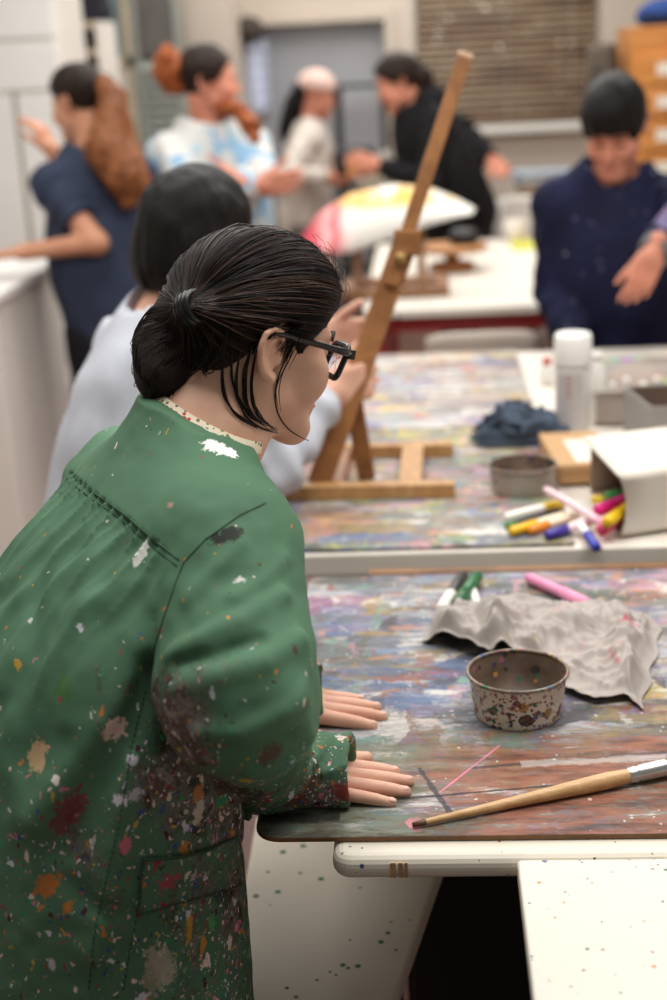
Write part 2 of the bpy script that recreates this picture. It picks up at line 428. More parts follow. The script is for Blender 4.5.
# ------------------------------------------------------------------ people
def frame(az, pitch, roll=0):
    """rows: right, forward, up of a head or body that looks along az (deg from +x towards +y), nose down by pitch"""
    a, p, r = map(math.radians, (az, pitch, roll))
    f0 = V3(math.cos(a), math.sin(a), 0); u0 = V3(0, 0, 1)
    f = f0*math.cos(p)-u0*math.sin(p); u = u0*math.cos(p)+f0*math.sin(p); rt = np.cross(f, u)
    rt, u = rt*math.cos(r)+u*math.sin(r), u*math.cos(r)-rt*math.sin(r)
    return np.array([rt, f, u])
def head_prims(O, R, s=1.0, ears=True, detail=True):
    """O: point midway between the ears; x right, y forward, z up in head space (metres)"""
    P = lambda x, y, z: O + s*(R[0]*x+R[1]*y+R[2]*z)
    it = [(ell(P(0, -.006, .042), R, s*V3(.073, .095, .084)), 0),
          (ell(P(0, .043, -.02), R, s*V3(.060, .052, .082)), .03*s),
          (rc(P(.046, .012, -.052), P(.012, .076, -.094), .021*s, .019*s), .025*s),
          (rc(P(-.046, .012, -.052), P(-.012, .076, -.094), .021*s, .019*s), .025*s),
          (rc(P(-.012, .074, -.098), P(.012, .074, -.098), .017*s), .015*s),
          (ell(P(.036, .066, -.026), R, s*V3(.03, .026, .032)), .02*s),
          (ell(P(-.036, .066, -.026), R, s*V3(.03, .026, .032)), .02*s),
          (rc(P(-.035, .083, .022), P(.035, .083, .022), .010*s), .015*s),
          (rc(P(0, .09, .012), P(0, .111, -.026), .007*s, .0105*s), .012*s),
          (rc(P(-.011, .1, -.033), P(.011, .1, -.033), .0075*s), .006*s),
          (rc(P(-.017, .091, -.062), P(.017, .091, -.062), .0075*s), .006*s),
          (rc(P(-.014, .089, -.072), P(.014, .089, -.072), .008*s), .005*s)]
    sub = []
    for sx in (1, -1):
        sub.append((ell(P(.032*sx, .099, .006), R, s*V3(.016, .016, .011)), .014*s))
    eyes = [(rc(P(.031*sx, .0815, .004), P(.031*sx, .0816, .004), .0115*s), .002*s) for sx in (1, -1)]
    ear = []
    for sx in (1, -1):
        E = lambda y, z, o: P(sx*(.070+o), -.012+y, z)
        hel = [E(.012, -.006, .003), E(.014, .014, .006), E(.008, .028, .011), E(-.006, .033, .015), E(-.019, .026, .018), E(-.023, .010, .018),
               E(-.019, -.006, .015), E(-.010, -.019, .010), E(.003, -.028, .007), E(.009, -.024, .004)]
        ear.append((chain(hel, [.003*s, .0035*s, .0038*s, .004*s, .004*s, .004*s, .004*s, .005*s, .0065*s, .004*s]), .004*s))
        ear.append((ell(E(-.004, .004, .006), np.array([norm(R[0]*sx+R[1]*.45), norm(R[1]-R[0]*sx*.45), R[2]]), s*V3(.004, .018, .03)), .004*s))
        anti = [E(.0, .02, .012), E(-.010, .012, .013), E(-.011, -.004, .011), E(-.003, -.013, .009)]
        ear.append((chain(anti, [.0028*s]*4), .003*s))
        ear.append((rc(E(.011, -.002, .003), E(.011, -.009, .003), .004*s), .003*s))
    conch = [(ell(P(sx*.083, -.013, -.001), R, s*V3(.008, .0075, .012)), .003*s) for sx in (1, -1)]
    def f(p):
        d = it[0][0](p)
        for g, k in it[1:]: d = smin(d, g(p), k)
        for g, k in sub: d = smax(d, -g(p), k)
        for g, k in eyes: d = smin(d, g(p), k)
        if ears:
            for g, k in ear: d = smin(d, g(p), k)
            for g, k in conch: d = smax(d, -g(p), k)
        return d
    return f, P
def hand_sdf(w, d, n, t, curl=(.15, .15, .15, .15), spread=.12, s=1.0, bend=(.0, 1., .7), thumb=(.55, .8, .15), thumb_bend=.25, lens=(.070, .077, .072, .058)):
    """w wrist; d towards the fingers; n out of the palm; t towards the thumb"""
    d = norm(d); n = norm(n-d*np.dot(n, d)); t = norm(t-d*np.dot(t, d)-n*np.dot(t, n))
    R = np.array([t, d, n])
    it = [(rbox(w+d*.046*s+t*.001*s, R, V3(.041, .044, .0125)*s, .012*s), 0),
          (ell(w+d*.03*s+t*.026*s+n*.006*s, R, V3(.018, .03, .014)*s), .012*s),
          (rc(w-d*.05*s, w+d*.012*s, .026*s, .024*s), .02*s)]
    fing = []; tips = []
    for i, L in enumerate(lens):
        o = (.030, .0105, -.0095, -.0285)[i]
        b = w + d*(.086, .090, .086, .078)[i]*s + t*o*s
        dirn = norm(d + t*spread*(1.1, .35, -.4, -1.2)[i])
        pts, p, c = [b-dirn*.02*s, b], b, 0.
        for sg, fr in enumerate((.45, .30, .25)):
            c += curl[i]*(1.2 if sg == 0 else bend[sg])
            p = p + (dirn*math.cos(c)+n*math.sin(c))*L*fr*s; pts.append(p)
        r = np.array([.0098, .0098, .0092, .0084, .0068])*s*(.84 if i == 3 else 1)
        fing.append(chain(pts, r)); tips.append((pts[-1], norm(pts[-1]-pts[-2]), n*math.cos(c)-dirn*math.sin(c), r[-1]))
    tb = w + d*.022*s + t*.03*s + n*.004*s
    td = norm(d*thumb[0]+t*thumb[1]+n*thumb[2])
    p1 = tb+td*.042*s; td2 = norm(td*math.cos(thumb_bend)+d*math.sin(thumb_bend)); p2 = p1+td2*.03*s; p3 = p2+norm(td2+d*.15)*.022*s
    fing.append(chain([tb, p1, p2, p3], np.array([.0125, .0105, .0098, .0075])*s))
    def f(p):
        q = it[0][0](p)
        for g, k in it[1:]: q = smin(q, g(p), k)
        for i, g in enumerate(fing): q = smin(q, g(p), .004*s if i < 4 else .009*s)
        return q
    f.tips = tips
    return f
def ik(S, W, l1, l2, pole):
    S, W = V3(*S), V3(*W); v = W-S; L = np.linalg.norm(v); L2 = min(L, (l1+l2)*.999); u = v/L
    a = (l1*l1-l2*l2+L2*L2)/(2*L2); hgt = math.sqrt(max(l1*l1-a*a, 0))
    q = V3(*pole); q = q-u*(q@u); q = norm(q)
    return S+u*a+q*hgt
# ------------------------------------------------------------------ shared body materials
def skin_mat(name, rgb, flush=(200, 120, 100)):
    t = NT(name); c = t.coord()
    n = t.noise(c, 14, 4, .6)
    col = t.mix(t.ramp(n, [(.35, 0), (.75, .45)]), srgb(*rgb), srgb(*flush))
    fine = t.noise(c, 420, 2)
    col = t.mix(t.math('MULTIPLY', fine, .12), col, srgb(*[x*.75 for x in rgb]))
    t.bump(fine, .12, .0006)
    return t.done(col, .5, .35, Subsurface_Weight=.12, Subsurface_Radius=(.012, .005, .003))
SKIN_A = skin_mat('skin_warm', (228, 182, 157))
SKIN_B = skin_mat('skin_olive', (205, 150, 118))
SKIN_C = skin_mat('skin_rosy', (210, 142, 116))
def hair_mat(name, dark, light, k=1.0, rough=.42, axis=(1, 1, 1)):
    """streaks follow the 'flow' attribute: x runs across the strands, y along them"""
    t = NT(name)
    a = t.n('ShaderNodeAttribute'); a.attribute_name = 'flow'
    mp = t.n('ShaderNodeMapping'); mp.inputs['Scale'].default_value = (k, 1, 1); t.l(a.outputs['Vector'], mp.inputs[0])
    n = t.noise(mp.outputs[0], 60, 5, .65, .3); n2 = t.noise(mp.outputs[0], 14, 3)
    col = t.ramp(t.math('ADD', t.math('MULTIPLY', n, .6), t.math('MULTIPLY', n2, .4)), [(.36, srgb(*dark)), (.66, srgb(*light))])
    t.bump(n, .8, .004)
    t.b.inputs['Anisotropic'].default_value = .4
    return t.done(col, rough, .2)
def strand_mat(name, rgb, rough=.4):
    t = NT(name); return t.done(srgb(*rgb), rough, .22)

# ------------------------------------------------------------------ the woman in the green smock
HA = math.radians(30)
hd = V3(math.cos(HA), math.sin(HA), 0); rt = V3(math.sin(HA), -math.cos(HA), 0); UP = V3(0, 0, 1)
artist = empty('person', (-.44, 1.43, 0), 'person in a paint-splattered green smock leaning both hands on the table, dark hair tied back', 'person')
SR = atd(226, 545, 1.50); SL = SR - .33*rt + V3(-.005, 0, -.022)
WR = V3(-.218, 1.490, .772); WL = V3(-.250, 1.708, .772)
ER = atd(240, 692, 1.42); EL = ik(SL, WL, .25, .24, V3(-.6, .5, -.3))
CRg = V3(-.108, 1.484, .776)                    # where the right cuff ends
CLg = V3(-.155, 1.706, .776)
HR = frame(36, 14, -2); HS = .97
HO = atd(275, 352, 1.57) - HS*(V3(.083, -.012, .005)@HR)
head_f, HP = head_prims(HO, HR, HS)
NB = atd(196, 432, 1.63)                         # base of the neck
def make_artist_body():
    hd2 = norm(V3(1, -.10, 0))
    hr = hand_sdf(WR+V3(.004, .004, -.004), V3(1, -.02, -.045), V3(0, 0, -1), V3(.0, 1, 0), curl=(.08, .06, .06, .08), spread=.07, s=1.06, lens=(.060, .073, .074, .068), bend=(0, .2, .6), thumb=(.95, .35, -.02))
    hl = hand_sdf(WL+V3(-.004, -.012, -.004), V3(1, -.02, -.045), V3(0, 0, -1), V3(0, -1, 0), curl=(.08, .06, .06, .08), spread=.08, s=1.06, bend=(0, .2, .6), thumb=(.72, .62, -.02))
    global HANDS; HANDS = [hr, hl]
    pel = V3(-.455, 1.40, .86); ch = (SR+SL)/2 + V3(-.02, 0, -.06)
    hip = [pel+rt*.085*s+V3(0, 0, -.04) for s in (1, -1)]
    kn = [q+hd*.03+V3(0, 0, -.38) for q in hip]; an = [V3(q[0]-hd[0]*.03, q[1]-hd[1]*.03, .08) for q in kn]
    parts = [(head_f, 0),
             (rc(HP(0, -.035, -.045), NB, .052, .056), .035),
             (rc(HP(0, -.01, -.06), NB+hd*.03, .046, .05), .03),
             (rc(NB+V3(0, 0, -.02), ch, .06, .10), .05), (rc(SL, SR, .055), .05), (rc(ch, pel, .11, .12), .06),
             (rc(SR, ER, .045, .038), .03), (rc(ER, WR-hd2*.01, .038, .026), .02),
             (rc(SL, EL, .045, .038), .03), (rc(EL, WL, .038, .026), .02), (hr, .012), (hl, .012)]
    for k in (0, 1):
        parts += [(rc(hip[k], kn[k], .08, .055), .04), (rc(kn[k], an[k], .055, .035), .03), (rc(an[k]+V3(0, 0, -.045), an[k]+hd*.14+V3(0, 0, -.055), .034, .024), .02)]
    return union(parts)
body, bv, bF = mesh_sdf('body', make_artist_body(), (-.75, 1.1, -.02), (.02, 2.02, 1.45), .0029*HSC, SKIN_A, artist)

# smock: yoke, gathered back, bell of cloth, bulky sleeves
st = [(.40, -.455, 1.405, .235, .205), (.60, -.445, 1.41, .23, .198), (.75, -.432, 1.42, .222, .186), (.88, -.415, 1.435, .215, .172), (1.0, -.388, 1.465, .205, .155),
      (1.08, -.352, 1.495, .19, .125), (1.14, -.315, 1.525, .140, .086), (1.185, -.285, 1.545, .085, .062), (1.225, -.272, 1.55, .066, .054)]
torso_f = lathe_sdf(st, HA)
girdle = union([(rc(SL+UP*.0, SR+UP*.0, .064, .072), 0), (rc(NB+V3(-.02, -.02, -.035), SR+UP*.015-rt*.04, .058, .06), .04), (rc(NB+V3(-.02, .02, -.035), SL+UP*.005+rt*.04, .058, .058), .04)])
COLP = atd(202, 416, 1.61); COLN = norm(CR*.46+CU*.86-CF*.22)
def base_torso(p): return smin(torso_f(p), girdle(p), .07)
t0, tv, tF = mesh_sdf('tmp', base_torso, (-.8, 1.1, .38), (.0, 2.0, 1.32), .012)
bpy.data.objects.remove(t0)
tb = bvh_of(tv, tF)
def hit(b, x, y):
    r = b.ray_cast(Vector(CAMP), Vector(norm(ray(x, y))))
    return None if r[0] is None else (np.array(r[0]), np.array(r[1]))
yoke_px = [(72, 474), (90, 489), (125, 515), (155, 541), (184, 564)]
yp = [h[0] for h in (hit(tb, *q) for q in yoke_px) if h is not None]
yc = np.mean(yp, 0); _, _, vt = np.linalg.svd(np.array(yp)-yc); yn = vt[2]
ylat = norm(yp[-1]-yp[0])
vdir = norm(V3(-.28, -.1, -1)); yn = norm(np.cross(ylat, norm(np.mean([h[1] for h in (hit(tb, *q) for q in yoke_px) if h is not None], 0))))
if yn[2] > 0: yn = -yn
sleeveR = union([(rc(SR, ER, .080, .078), 0), (rc(ER, WR, .076, .052), .05), (rc(WR, CRg, .053, .047), .03)])
sleeveL = union([(rc(SL, EL, .078, .07), 0), (rc(EL, WL, .07, .05), .05), (rc(WL, CLg, .05, .045), .03)])
axR = norm(CRg-WR); axL = norm(CLg-WL)
carveR = rc(CRg-axR*.03, CRg+axR*.03, .034, .043); carveL = rc(CLg-axL*.03, CLg+axL*.03, .034, .041)
def pdist(p, pts):
    d = None
    for a, b in zip(pts[:-1], pts[1:]):
        q = np.linalg.norm(p-a-np.clip((p-a)@(b-a)/((b-a)@(b-a)), 0, 1)[:, None]*(b-a), axis=1); d = q if d is None else np.minimum(d, q)
    return d
t1_, tv2, tF2 = mesh_sdf('tmp', sleeveR, (-.5, 1.1, .6), (.05, 1.7, 1.32), .010); bpy.data.objects.remove(t1_); sbR = bvh_of(tv2, tF2)
def fold_pts(b, px): return [h[0] for h in (hit(b, *q) for q in px) if h is not None]
SFOLDS = [(fold_pts(sbR, px), a, w) for px, a, w in [
    ([(172, 655), (200, 640), (240, 622), (282, 596)], .010, .011), ([(176, 662), (215, 656), (260, 640)], -.006, .009), ([(176, 690), (220, 676), (265, 662), (300, 640)], .008, .014),
    ([(235, 598), (262, 582), (284, 560)], .005, .010), ([(200, 735), (240, 735), (285, 712), (308, 690)], .009, .013), ([(212, 748), (250, 752), (290, 738)], -.006, .009),
    ([(250, 775), (285, 765), (318, 728)], .007, .010), ([(285, 800), (305, 770), (328, 738)], .006, .008), ([(190, 600), (215, 570), (240, 545)], .004, .012)] if len(fold_pts(sbR, px)) > 1]
BFOLDS = [(fold_pts(tb, px), a, w) for px, a, w in [
    ([(150, 668), (128, 728), (86, 795), (62, 852)], -.014, .018), ([(140, 650), (108, 720), (62, 780), (30, 820)], .010, .026), ([(128, 760), (112, 850), (96, 960)], .007, .018), ([(40, 560), (30, 660), (20, 760)], -.008, .018),
    ([(95, 540), (82, 640), (70, 720)], .007, .018), ([(190, 930), (170, 1000)], .008, .02), ([(60, 880), (90, 905), (118, 915)], -.007, .012), ([(200, 690), (215, 760), (222, 830)], -.006, .014)] if len(fold_pts(tb, px)) > 1]
def smock_f(p):
    dt = base_torso(p)
    # gathers under the yoke seam and long drape folds
    s = (p-yc)@yn; u = (p-yc)@ylat
    w = vnoise(p, 9, 3)*.35 + vnoise(p, 22, 4)*.12
    back = sstep(.07, -.01, (p-(SR+SL)/2)@hd+.02)                  # only on the back
    fadeu = sstep(-.26, -.18, u)*sstep(.15, .08, u)
    g = ((1-np.abs(np.sin(PI*(u/.021+w*1.0))))**1.8-.35)*-.013*np.exp(-np.maximum(s, 0)/.075)
    g += np.sin(2*PI*(u/.060+w*1.6+.3))*sstep(0, .06, s)*np.exp(-np.maximum(s, 0)/.30)*.008
    dt = dt + np.where(s > 0, (g+.003)*fadeu*back, 0)
    dt = dt + sstep(.012, 0, np.abs(s))*.002*fadeu*back*(s > 0)
    for pts, amp, wd in BFOLDS: dt = dt - amp*1.2*np.exp(-(pdist(p, pts)/(wd*.85))**2)
    low = sstep(1.02, .85, p[:, 2])
    a = (p-V3(-.44, 1.42, .8))@rt
    b = (p-V3(-.44, 1.42, .8))@hd
    dt = dt + low*(.007*np.sin(2*PI*((a-b*.5)/.15+.6*vnoise(p*V3(1, 1, .35), 5, 8))) + .007*vnoise(p*V3(1, 1, .5), 11, 9))
    ds = sleeveR(p); dl = sleeveL(p)
    # folds around the arm
    T = norm(ER-SR); T2 = norm(CRg-ER)
    tr = (p-SR)@T; t2 = (p-ER)@T2; side = (p-SR)@norm(V3(.3, -.2, 1))
    n1 = vnoise(p, 7, 11); n2 = vnoise(p, 13, 12)
    rid = lambda x: (1-np.abs(np.sin(PI*x)))**2.0
    fold = -.006*rid(t2/.060+side/.11+1.0*n2)*sstep(.05, .13, t2)
    fold += .002+.005*vnoise(p, 11, 14)+.0022*vnoise(p, 28, 16)
    for pts, amp, wd in SFOLDS:
        fold = fold - amp*1.35*np.exp(-(pdist(p, pts)/(wd*.75))**2)
    ds = ds + fold
    dl = dl + .006*vnoise(p, 12, 15) + .005*np.sin(2*PI*((p-EL)@norm(CLg-EL))/.05)
    # arm hole seam: a shallow groove where sleeve and back meet
    groove = .0030*np.exp(-((dt-ds)/.006)**2)
    d = smin(dt, ds, .004+.026*sstep(.98, 1.08, p[:, 2]))+groove
    d = smin(d, dl, .03)
    d = np.where(p[:, 0] > -.235, smax(d, .7515-p[:, 2], .004), d)
    # armpit fold: sleeve hangs over the side
    nk = np.linalg.norm((p-NB)-((p-NB)@COLN)[:, None]*COLN, axis=1)
    d = np.where(nk < .098, smax(d, (p-COLP)@COLN, .005), d)
    d = smax(d, -carveR(p), .003); d = smax(d, -carveL(p), .003)
    d = smax(d, (p-CRg)@axR, .004); d = np.where(np.linalg.norm(p-CLg, axis=1) < .09, smax(d, (p-CLg)@axL, .004), d)
    d = smax(d, .758-p[:, 2]-1e3*(np.linalg.norm((p-CRg)[:, :2], axis=1) > .16)*1 - 1e3*(p[:, 0] < -.25), .004) if False else d
    return d + .0012*vnoise(p, 55, 17)
SPL = []          # paint marks on the smock: (point, radius, stretch, colour)
def smock_material(spl, smear):
    t = NT('green_smock_cloth')
    c = t.coord()
    geo = t.n('ShaderNodeNewGeometry').outputs['Position']
    ow = t.n('ShaderNodeTexNoise'); t.l(c, ow.inputs['Vector']); ow.inputs['Scale'].default_value = 70; ow.inputs['Detail'].default_value = 4
    base = t.ramp(t.noise(c, 5, 4), [(.3, srgb(74, 110, 84)), (.7, srgb(88, 126, 99))])
    weave = t.noise(c, 700, 2)
    base = t.mix(t.math('MULTIPLY', weave, .35), base, srgb(62, 95, 72))
    dens = t.attr('spatter')
    dirt = t.attr('smear')
    # rubbed-in grime and dried paint films
    film = t.noise(t.coord((1, 1, .35)), 30, 9, .75)
    filmcol = t.ramp(t.noise(c, 17, 5, .7), [(.3, srgb(30, 26, 24)), (.43, srgb(62, 46, 40)), (.52, srgb(116, 106, 102)), (.58, srgb(84, 52, 50)), (.66, srgb(146, 132, 130)), (.74, srgb(44, 62, 52))])
    mk = t.math('MULTIPLY', t.ramp(t.math('ADD', film, t.math('MULTIPLY', dirt, .34)), [(.62, 0), (.74, 1)]), .9)
    col = t.mix(mk, base, filmcol)
    # spatter at several sizes
    wv = t.n('ShaderNodeTexNoise'); t.l(c, wv.inputs['Vector']); wv.inputs['Scale'].default_value = 60; wv.inputs['Detail'].default_value = 3
    ad = t.n('ShaderNodeVectorMath', operation='SCALE'); t.l(wv.outputs['Color'], ad.inputs[0]); ad.inputs['Scale'].default_value = .022
    for i, (sc, thr, size, st) in enumerate(((26, .52, .30, 1), (48, .36, .34, .7), (95, .16, .40, .7), (160, .06, .42, .6), (240, .05, .44, .6))):
        cc = t.coord((1, 1, st), (i*1.3, i*.7, i*2.1), (.3*i, .5*i-.4, 0))
        q = t.n('ShaderNodeVectorMath', operation='ADD'); t.l(cc, q.inputs[0]); t.l(ad.outputs[0], q.inputs[1])
        v = t.vor(q.outputs[0], sc, out=None)
        sp = t.n('ShaderNodeSeparateColor'); t.l(v.outputs['Color'], sp.inputs[0])
        on = t.math('LESS_THAN', sp.outputs[0], t.math('SUBTRACT', t.math('MULTIPLY', dens, 1.1), thr*.55))
        rad = t.math('MULTIPLY', sp.outputs[1], size)
        blob = t.math('LESS_THAN', t.math('ADD', v.outputs['Distance'], t.math('MULTIPLY', t.math('SUBTRACT', t.noise(c, sc*5, 3), .5), .35)), rad)
        pc = t.ramp(sp.outputs[2], [(0, srgb(226, 200, 186)), (.16, srgb(208, 205, 216)), (.28, srgb(190, 120, 60)), (.38, srgb(150, 52, 64)), (.48, srgb(206, 120, 140)), (.56, srgb(50, 84, 140)), (.66, srgb(52, 140, 92)), (.74, srgb(70, 30, 40)), (.84, srgb(190, 160, 60)), (.92, srgb(190, 185, 178))], 'CONSTANT')
        col = t.mix(t.math('MULTIPLY', t.math('MULTIPLY', on, blob), .92), col, pc)
    # single larger marks
    for k, (p, r, ax, asp, rgb, sol) in enumerate(spl):
        d = t.n('ShaderNodeVectorMath', operation='SUBTRACT'); t.l(geo, d.inputs[0]); d.inputs[1].default_value = tuple(p)
        dt = t.n('ShaderNodeVectorMath', operation='DOT_PRODUCT'); t.l(d.outputs[0], dt.inputs[0]); dt.inputs[1].default_value = tuple(ax)
        sc = t.n('ShaderNodeVectorMath', operation='SCALE'); sc.inputs[0].default_value = tuple(ax); t.l(t.math('MULTIPLY', dt.outputs['Value'], 1-1/asp), sc.inputs['Scale'])
        sb = t.n('ShaderNodeVectorMath', operation='SUBTRACT'); t.l(d.outputs[0], sb.inputs[0]); t.l(sc.outputs[0], sb.inputs[1])
        ln = t.n('ShaderNodeVectorMath', operation='LENGTH'); t.l(sb.outputs[0], ln.inputs[0])
        nz = t.math('MULTIPLY', t.math('SUBTRACT', t.noise(c, 75+k*5, 6, .75), .5), 2.9)
        mk = t.ramp(t.math('ADD', t.math('DIVIDE', ln.outputs['Value'], r), nz), [(.72, sol), (.80, 0)])
        col = t.mix(mk, col, srgb(*rgb))
    t.bump(t.math('ADD', t.math('MULTIPLY', weave, .4), film), .25, .0012)
    return t.done(col, .72, .25)
smock, sv, sF = mesh_sdf('smock', smock_f, (-.82, 1.08, .40), (-.06, 2.02, 1.32), .0034*HSC, None, artist, smooth=1)
sb = bvh_of(sv, sF)
def axis_px(x, y, dx, dy):
    a = atd(x, y, 1.5); b = atd(x+dx, y+dy, 1.5); return norm(b-a)
for x, y, r, dx, dy, asp, rgb, sol in [
    (221, 448, 11, 1, .25, 2.0, (236, 232, 230), 1), (208, 430, 4, 1, .3, 2, (225, 225, 225), 1), (228, 534, 9, 1, -.55, 2.6, (42, 40, 38), .95),
    (141, 553, 6, .4, -1, 3, (216, 216, 210), 1), (48, 476, 4, 1, 0, 1.3, (190, 125, 40), .9), (185, 560, 2.5, 1, 0, 1, (190, 130, 50), 1),
    (114, 728, 13, 1, .2, 1.3, (226, 196, 180), 1), (38, 757, 13, .1, 1, 1.5, (206, 172, 130), .85), (55, 780, 5, 0, 1, 1.2, (235, 228, 220), 1),
    (68, 812, 17, .6, -1, 1.6, (124, 50, 62), .8), (47, 886, 12, .6, -.6, 1.5, (186, 112, 50), .9), (68, 907, 5, .5, -1, 1.8, (190, 120, 40), .9),
    (62, 690, 12, .2, 1, 1.4, (70, 112, 52), .75), (60, 700, 3, 1, 0, 1, (150, 60, 70), 1), (52, 965, 4, 0, 1, 2, (190, 190, 190), 1),
    (160, 965, 16, .5, 1, 1.6, (176, 166, 146), .8), (151, 980, 10, .3, 1, 2, (150, 140, 120), .7), (164, 880, 11, 1, -.2, 1.6, (176, 64, 88), .8),
    (190, 870, 7, .2, 1, 2, (205, 190, 185), .8), (199, 812, 7, -.2, 1, 2.4, (200, 190, 175), .9), (125, 845, 8, .3, 1, 1.4, (205, 110, 130), .9),
    (120, 800, 6, 1, 0, 1.5, (215, 205, 215), .9), (132, 760, 6, 1, 0, 1.3, (210, 205, 214), .9), (135, 795, 8, 1, .2, 1.5, (196, 190, 200), .8),
    (190, 930, 7, -.1, 1, 2.6, (196, 140, 50), .9), (203, 945, 5, -.1, 1, 2.6, (196, 130, 50), .9), (212, 925, 6, .4, 1, 2.4, (80, 160, 90), .9),
    (270, 755, 12, .5, -1, 1.4, (96, 62, 56), .75), (343, 792, 11, .3, 1, 1.4, (132, 46, 42), .9), (325, 810, 9, 1, 0, 1.5, (96, 44, 44), .8),
    (295, 800, 13, 1, .2, 1.8, (92, 54, 50), .7), (297, 797, 2.5, 1, 0, 1, (215, 130, 50), 1), (170, 505, 4, 1, .4, 1.6, (176, 136, 120), .8), (240, 580, 4, 1, -.3, 1.6, (205, 205, 200), .9),
    (30, 620, 3, .3, 1, 1.6, (190, 190, 190), 1), (80, 628, 4, .6, 1, 1.5, (200, 200, 205), .9), (18, 664, 4, .3, 1, 2, (196, 150, 60), .9), (260, 565, 3, 1, 0, 1, (90, 60, 50), .8), (295, 650, 4, .6, 1, 1.5, (90, 60, 50), .8), (228, 617, 2.5, 1, 0, 1, (190, 140, 70), 1), (276, 672, 2.5, 1, 0, 1, (190, 140, 70), 1)]:
    h = hit(sb, x, y)
    if h is not None:
        SPL.append((h[0], r/880*1.05, axis_px(x, y, dx, dy), asp, rgb, sol))
# worn, paint-caked zones measured on the cloth itself
zones = []
for x, y, r, w in [(195, 775, .075, 1.0), (175, 730, .05, .9), (225, 825, .075, 1.0), (160, 790, .05, .7), (185, 880, .06, .6), (238, 900, .05, .7), (320, 800, .04, .85), (262, 790, .035, .6), (150, 720, .05, .5), (90, 850, .07, .35), (235, 960, .05, .5)]:
    h = hit(sb, x, y)
    if h is not None: zones.append((h[0], r, w))
sm = np.zeros(len(sv)); de = np.zeros(len(sv))
for p, r, w in zones:
    q = np.exp(-((np.linalg.norm((sv-p)*V3(1, 1, .7), axis=1)/r)**2)); sm = np.maximum(sm, q*w)
fr = (sv-V3(-.43, 1.42, 0))@hd
de = .045 + .22*sstep(1.02, .80, sv[:, 2]) + .18*sstep(.95, .75, sv[:, 2])*sstep(-.16, .10, fr) + .38*sm
set_attr(smock, 'spatter', de); set_attr(smock, 'smear', sm)
SMOCK = smock_material(SPL, None); smock.data.materials.append(SMOCK)

def on_cloth(px, off=.0, step=6, b=None):
    out = []
    for (x0, y0), (x1, y1) in zip(px[:-1], px[1:]):
        k = max(2, int(math.hypot(x1-x0, y1-y0)/step))
        for i in range(k):
            h = hit(b or sb, x0+(x1-x0)*i/k, y0+(y1-y0)*i/k)
            if h is None: continue
            if out and np.linalg.norm(h[0]-out[-1]) > .05: out = []
            out.append(h[0]+h[1]*off)
    return np.array(out)
SEAM = simple('seam_thread', (44, 74, 54), .8)
def seam(px, name='seam', r=.0011, dashed=False):
    pts = on_cloth(px)
    if len(pts) < 3: return
    mb = MB()
    if dashed:
        for i in range(0, len(pts)-1):
            a, b = pts[i], pts[i]*.35+pts[i+1]*.65; mb.tube([a, (a+b)/2, b], r, 5)
    else: mb.tube(pts, r, 6)
    mb.build(name, SEAM, smock)
seam([(57, 463), (90, 490), (125, 515), (155, 541), (184, 564)], 'yoke_seam')
seam([(55, 469), (88, 496), (123, 521), (153, 547), (182, 570)], 'yoke_seam', .0008)
seam([(152, 655), (163, 620), (176, 582), (184, 562), (205, 540), (240, 515), (272, 500)], 'armhole_seam')
seam([(146, 690), (132, 745), (120, 820), (106, 880), (94, 935), (88, 998)], 'side_seam', .0009, True)
seam([(137, 914), (129, 955), (122, 998)], 'side_seam', .0009, True)
# patch pocket
def pocket():
    tl, tr, br, bl = (143, 858), (236, 836), (238, 884), (137, 913)
    n, m2 = 24, 14; P = np.zeros((m2, n, 3))
    for j in range(m2):
        for i in range(n):
            u, v = i/(n-1), j/(m2-1)
            x = (tl[0]*(1-u)+tr[0]*u)*(1-v)+(bl[0]*(1-u)+br[0]*u)*v; y = (tl[1]*(1-u)+tr[1]*u)*(1-v)+(bl[1]*(1-u)+br[1]*u)*v
            y += 5*math.sin(u*PI)*(1-v)
            h = hit(sb, x, y)
            P[j, i] = (h[0]+h[1]*(.0035+.004*math.sin(u*PI)*(1-v))) if h is not None else P[j, i-1]
    o = MB().grid(P).build('pocket', SMOCK, smock, solid=.003)
    k = len(o.data.vertices)
    set_attr(o, 'spatter', np.full(k, .5)); set_attr(o, 'smear', np.full(k, .55))
    mb = MB(); mb.tube(P[0]+V3(-.0005, -.002, .001), .0017, 6); mb.build('pocket_hem', SEAM, o)
    e = np.concatenate([P[1:, 0], P[-1, 1:]]); mb = MB()
    for i in range(0, len(e)-1): mb.tube([e[i]+V3(0, -.002, 0), (e[i]*.3+e[i+1]*.7)+V3(0, -.002, 0)], .0008, 5)
    mb.build('pocket_seam', SEAM, o)
pocket()

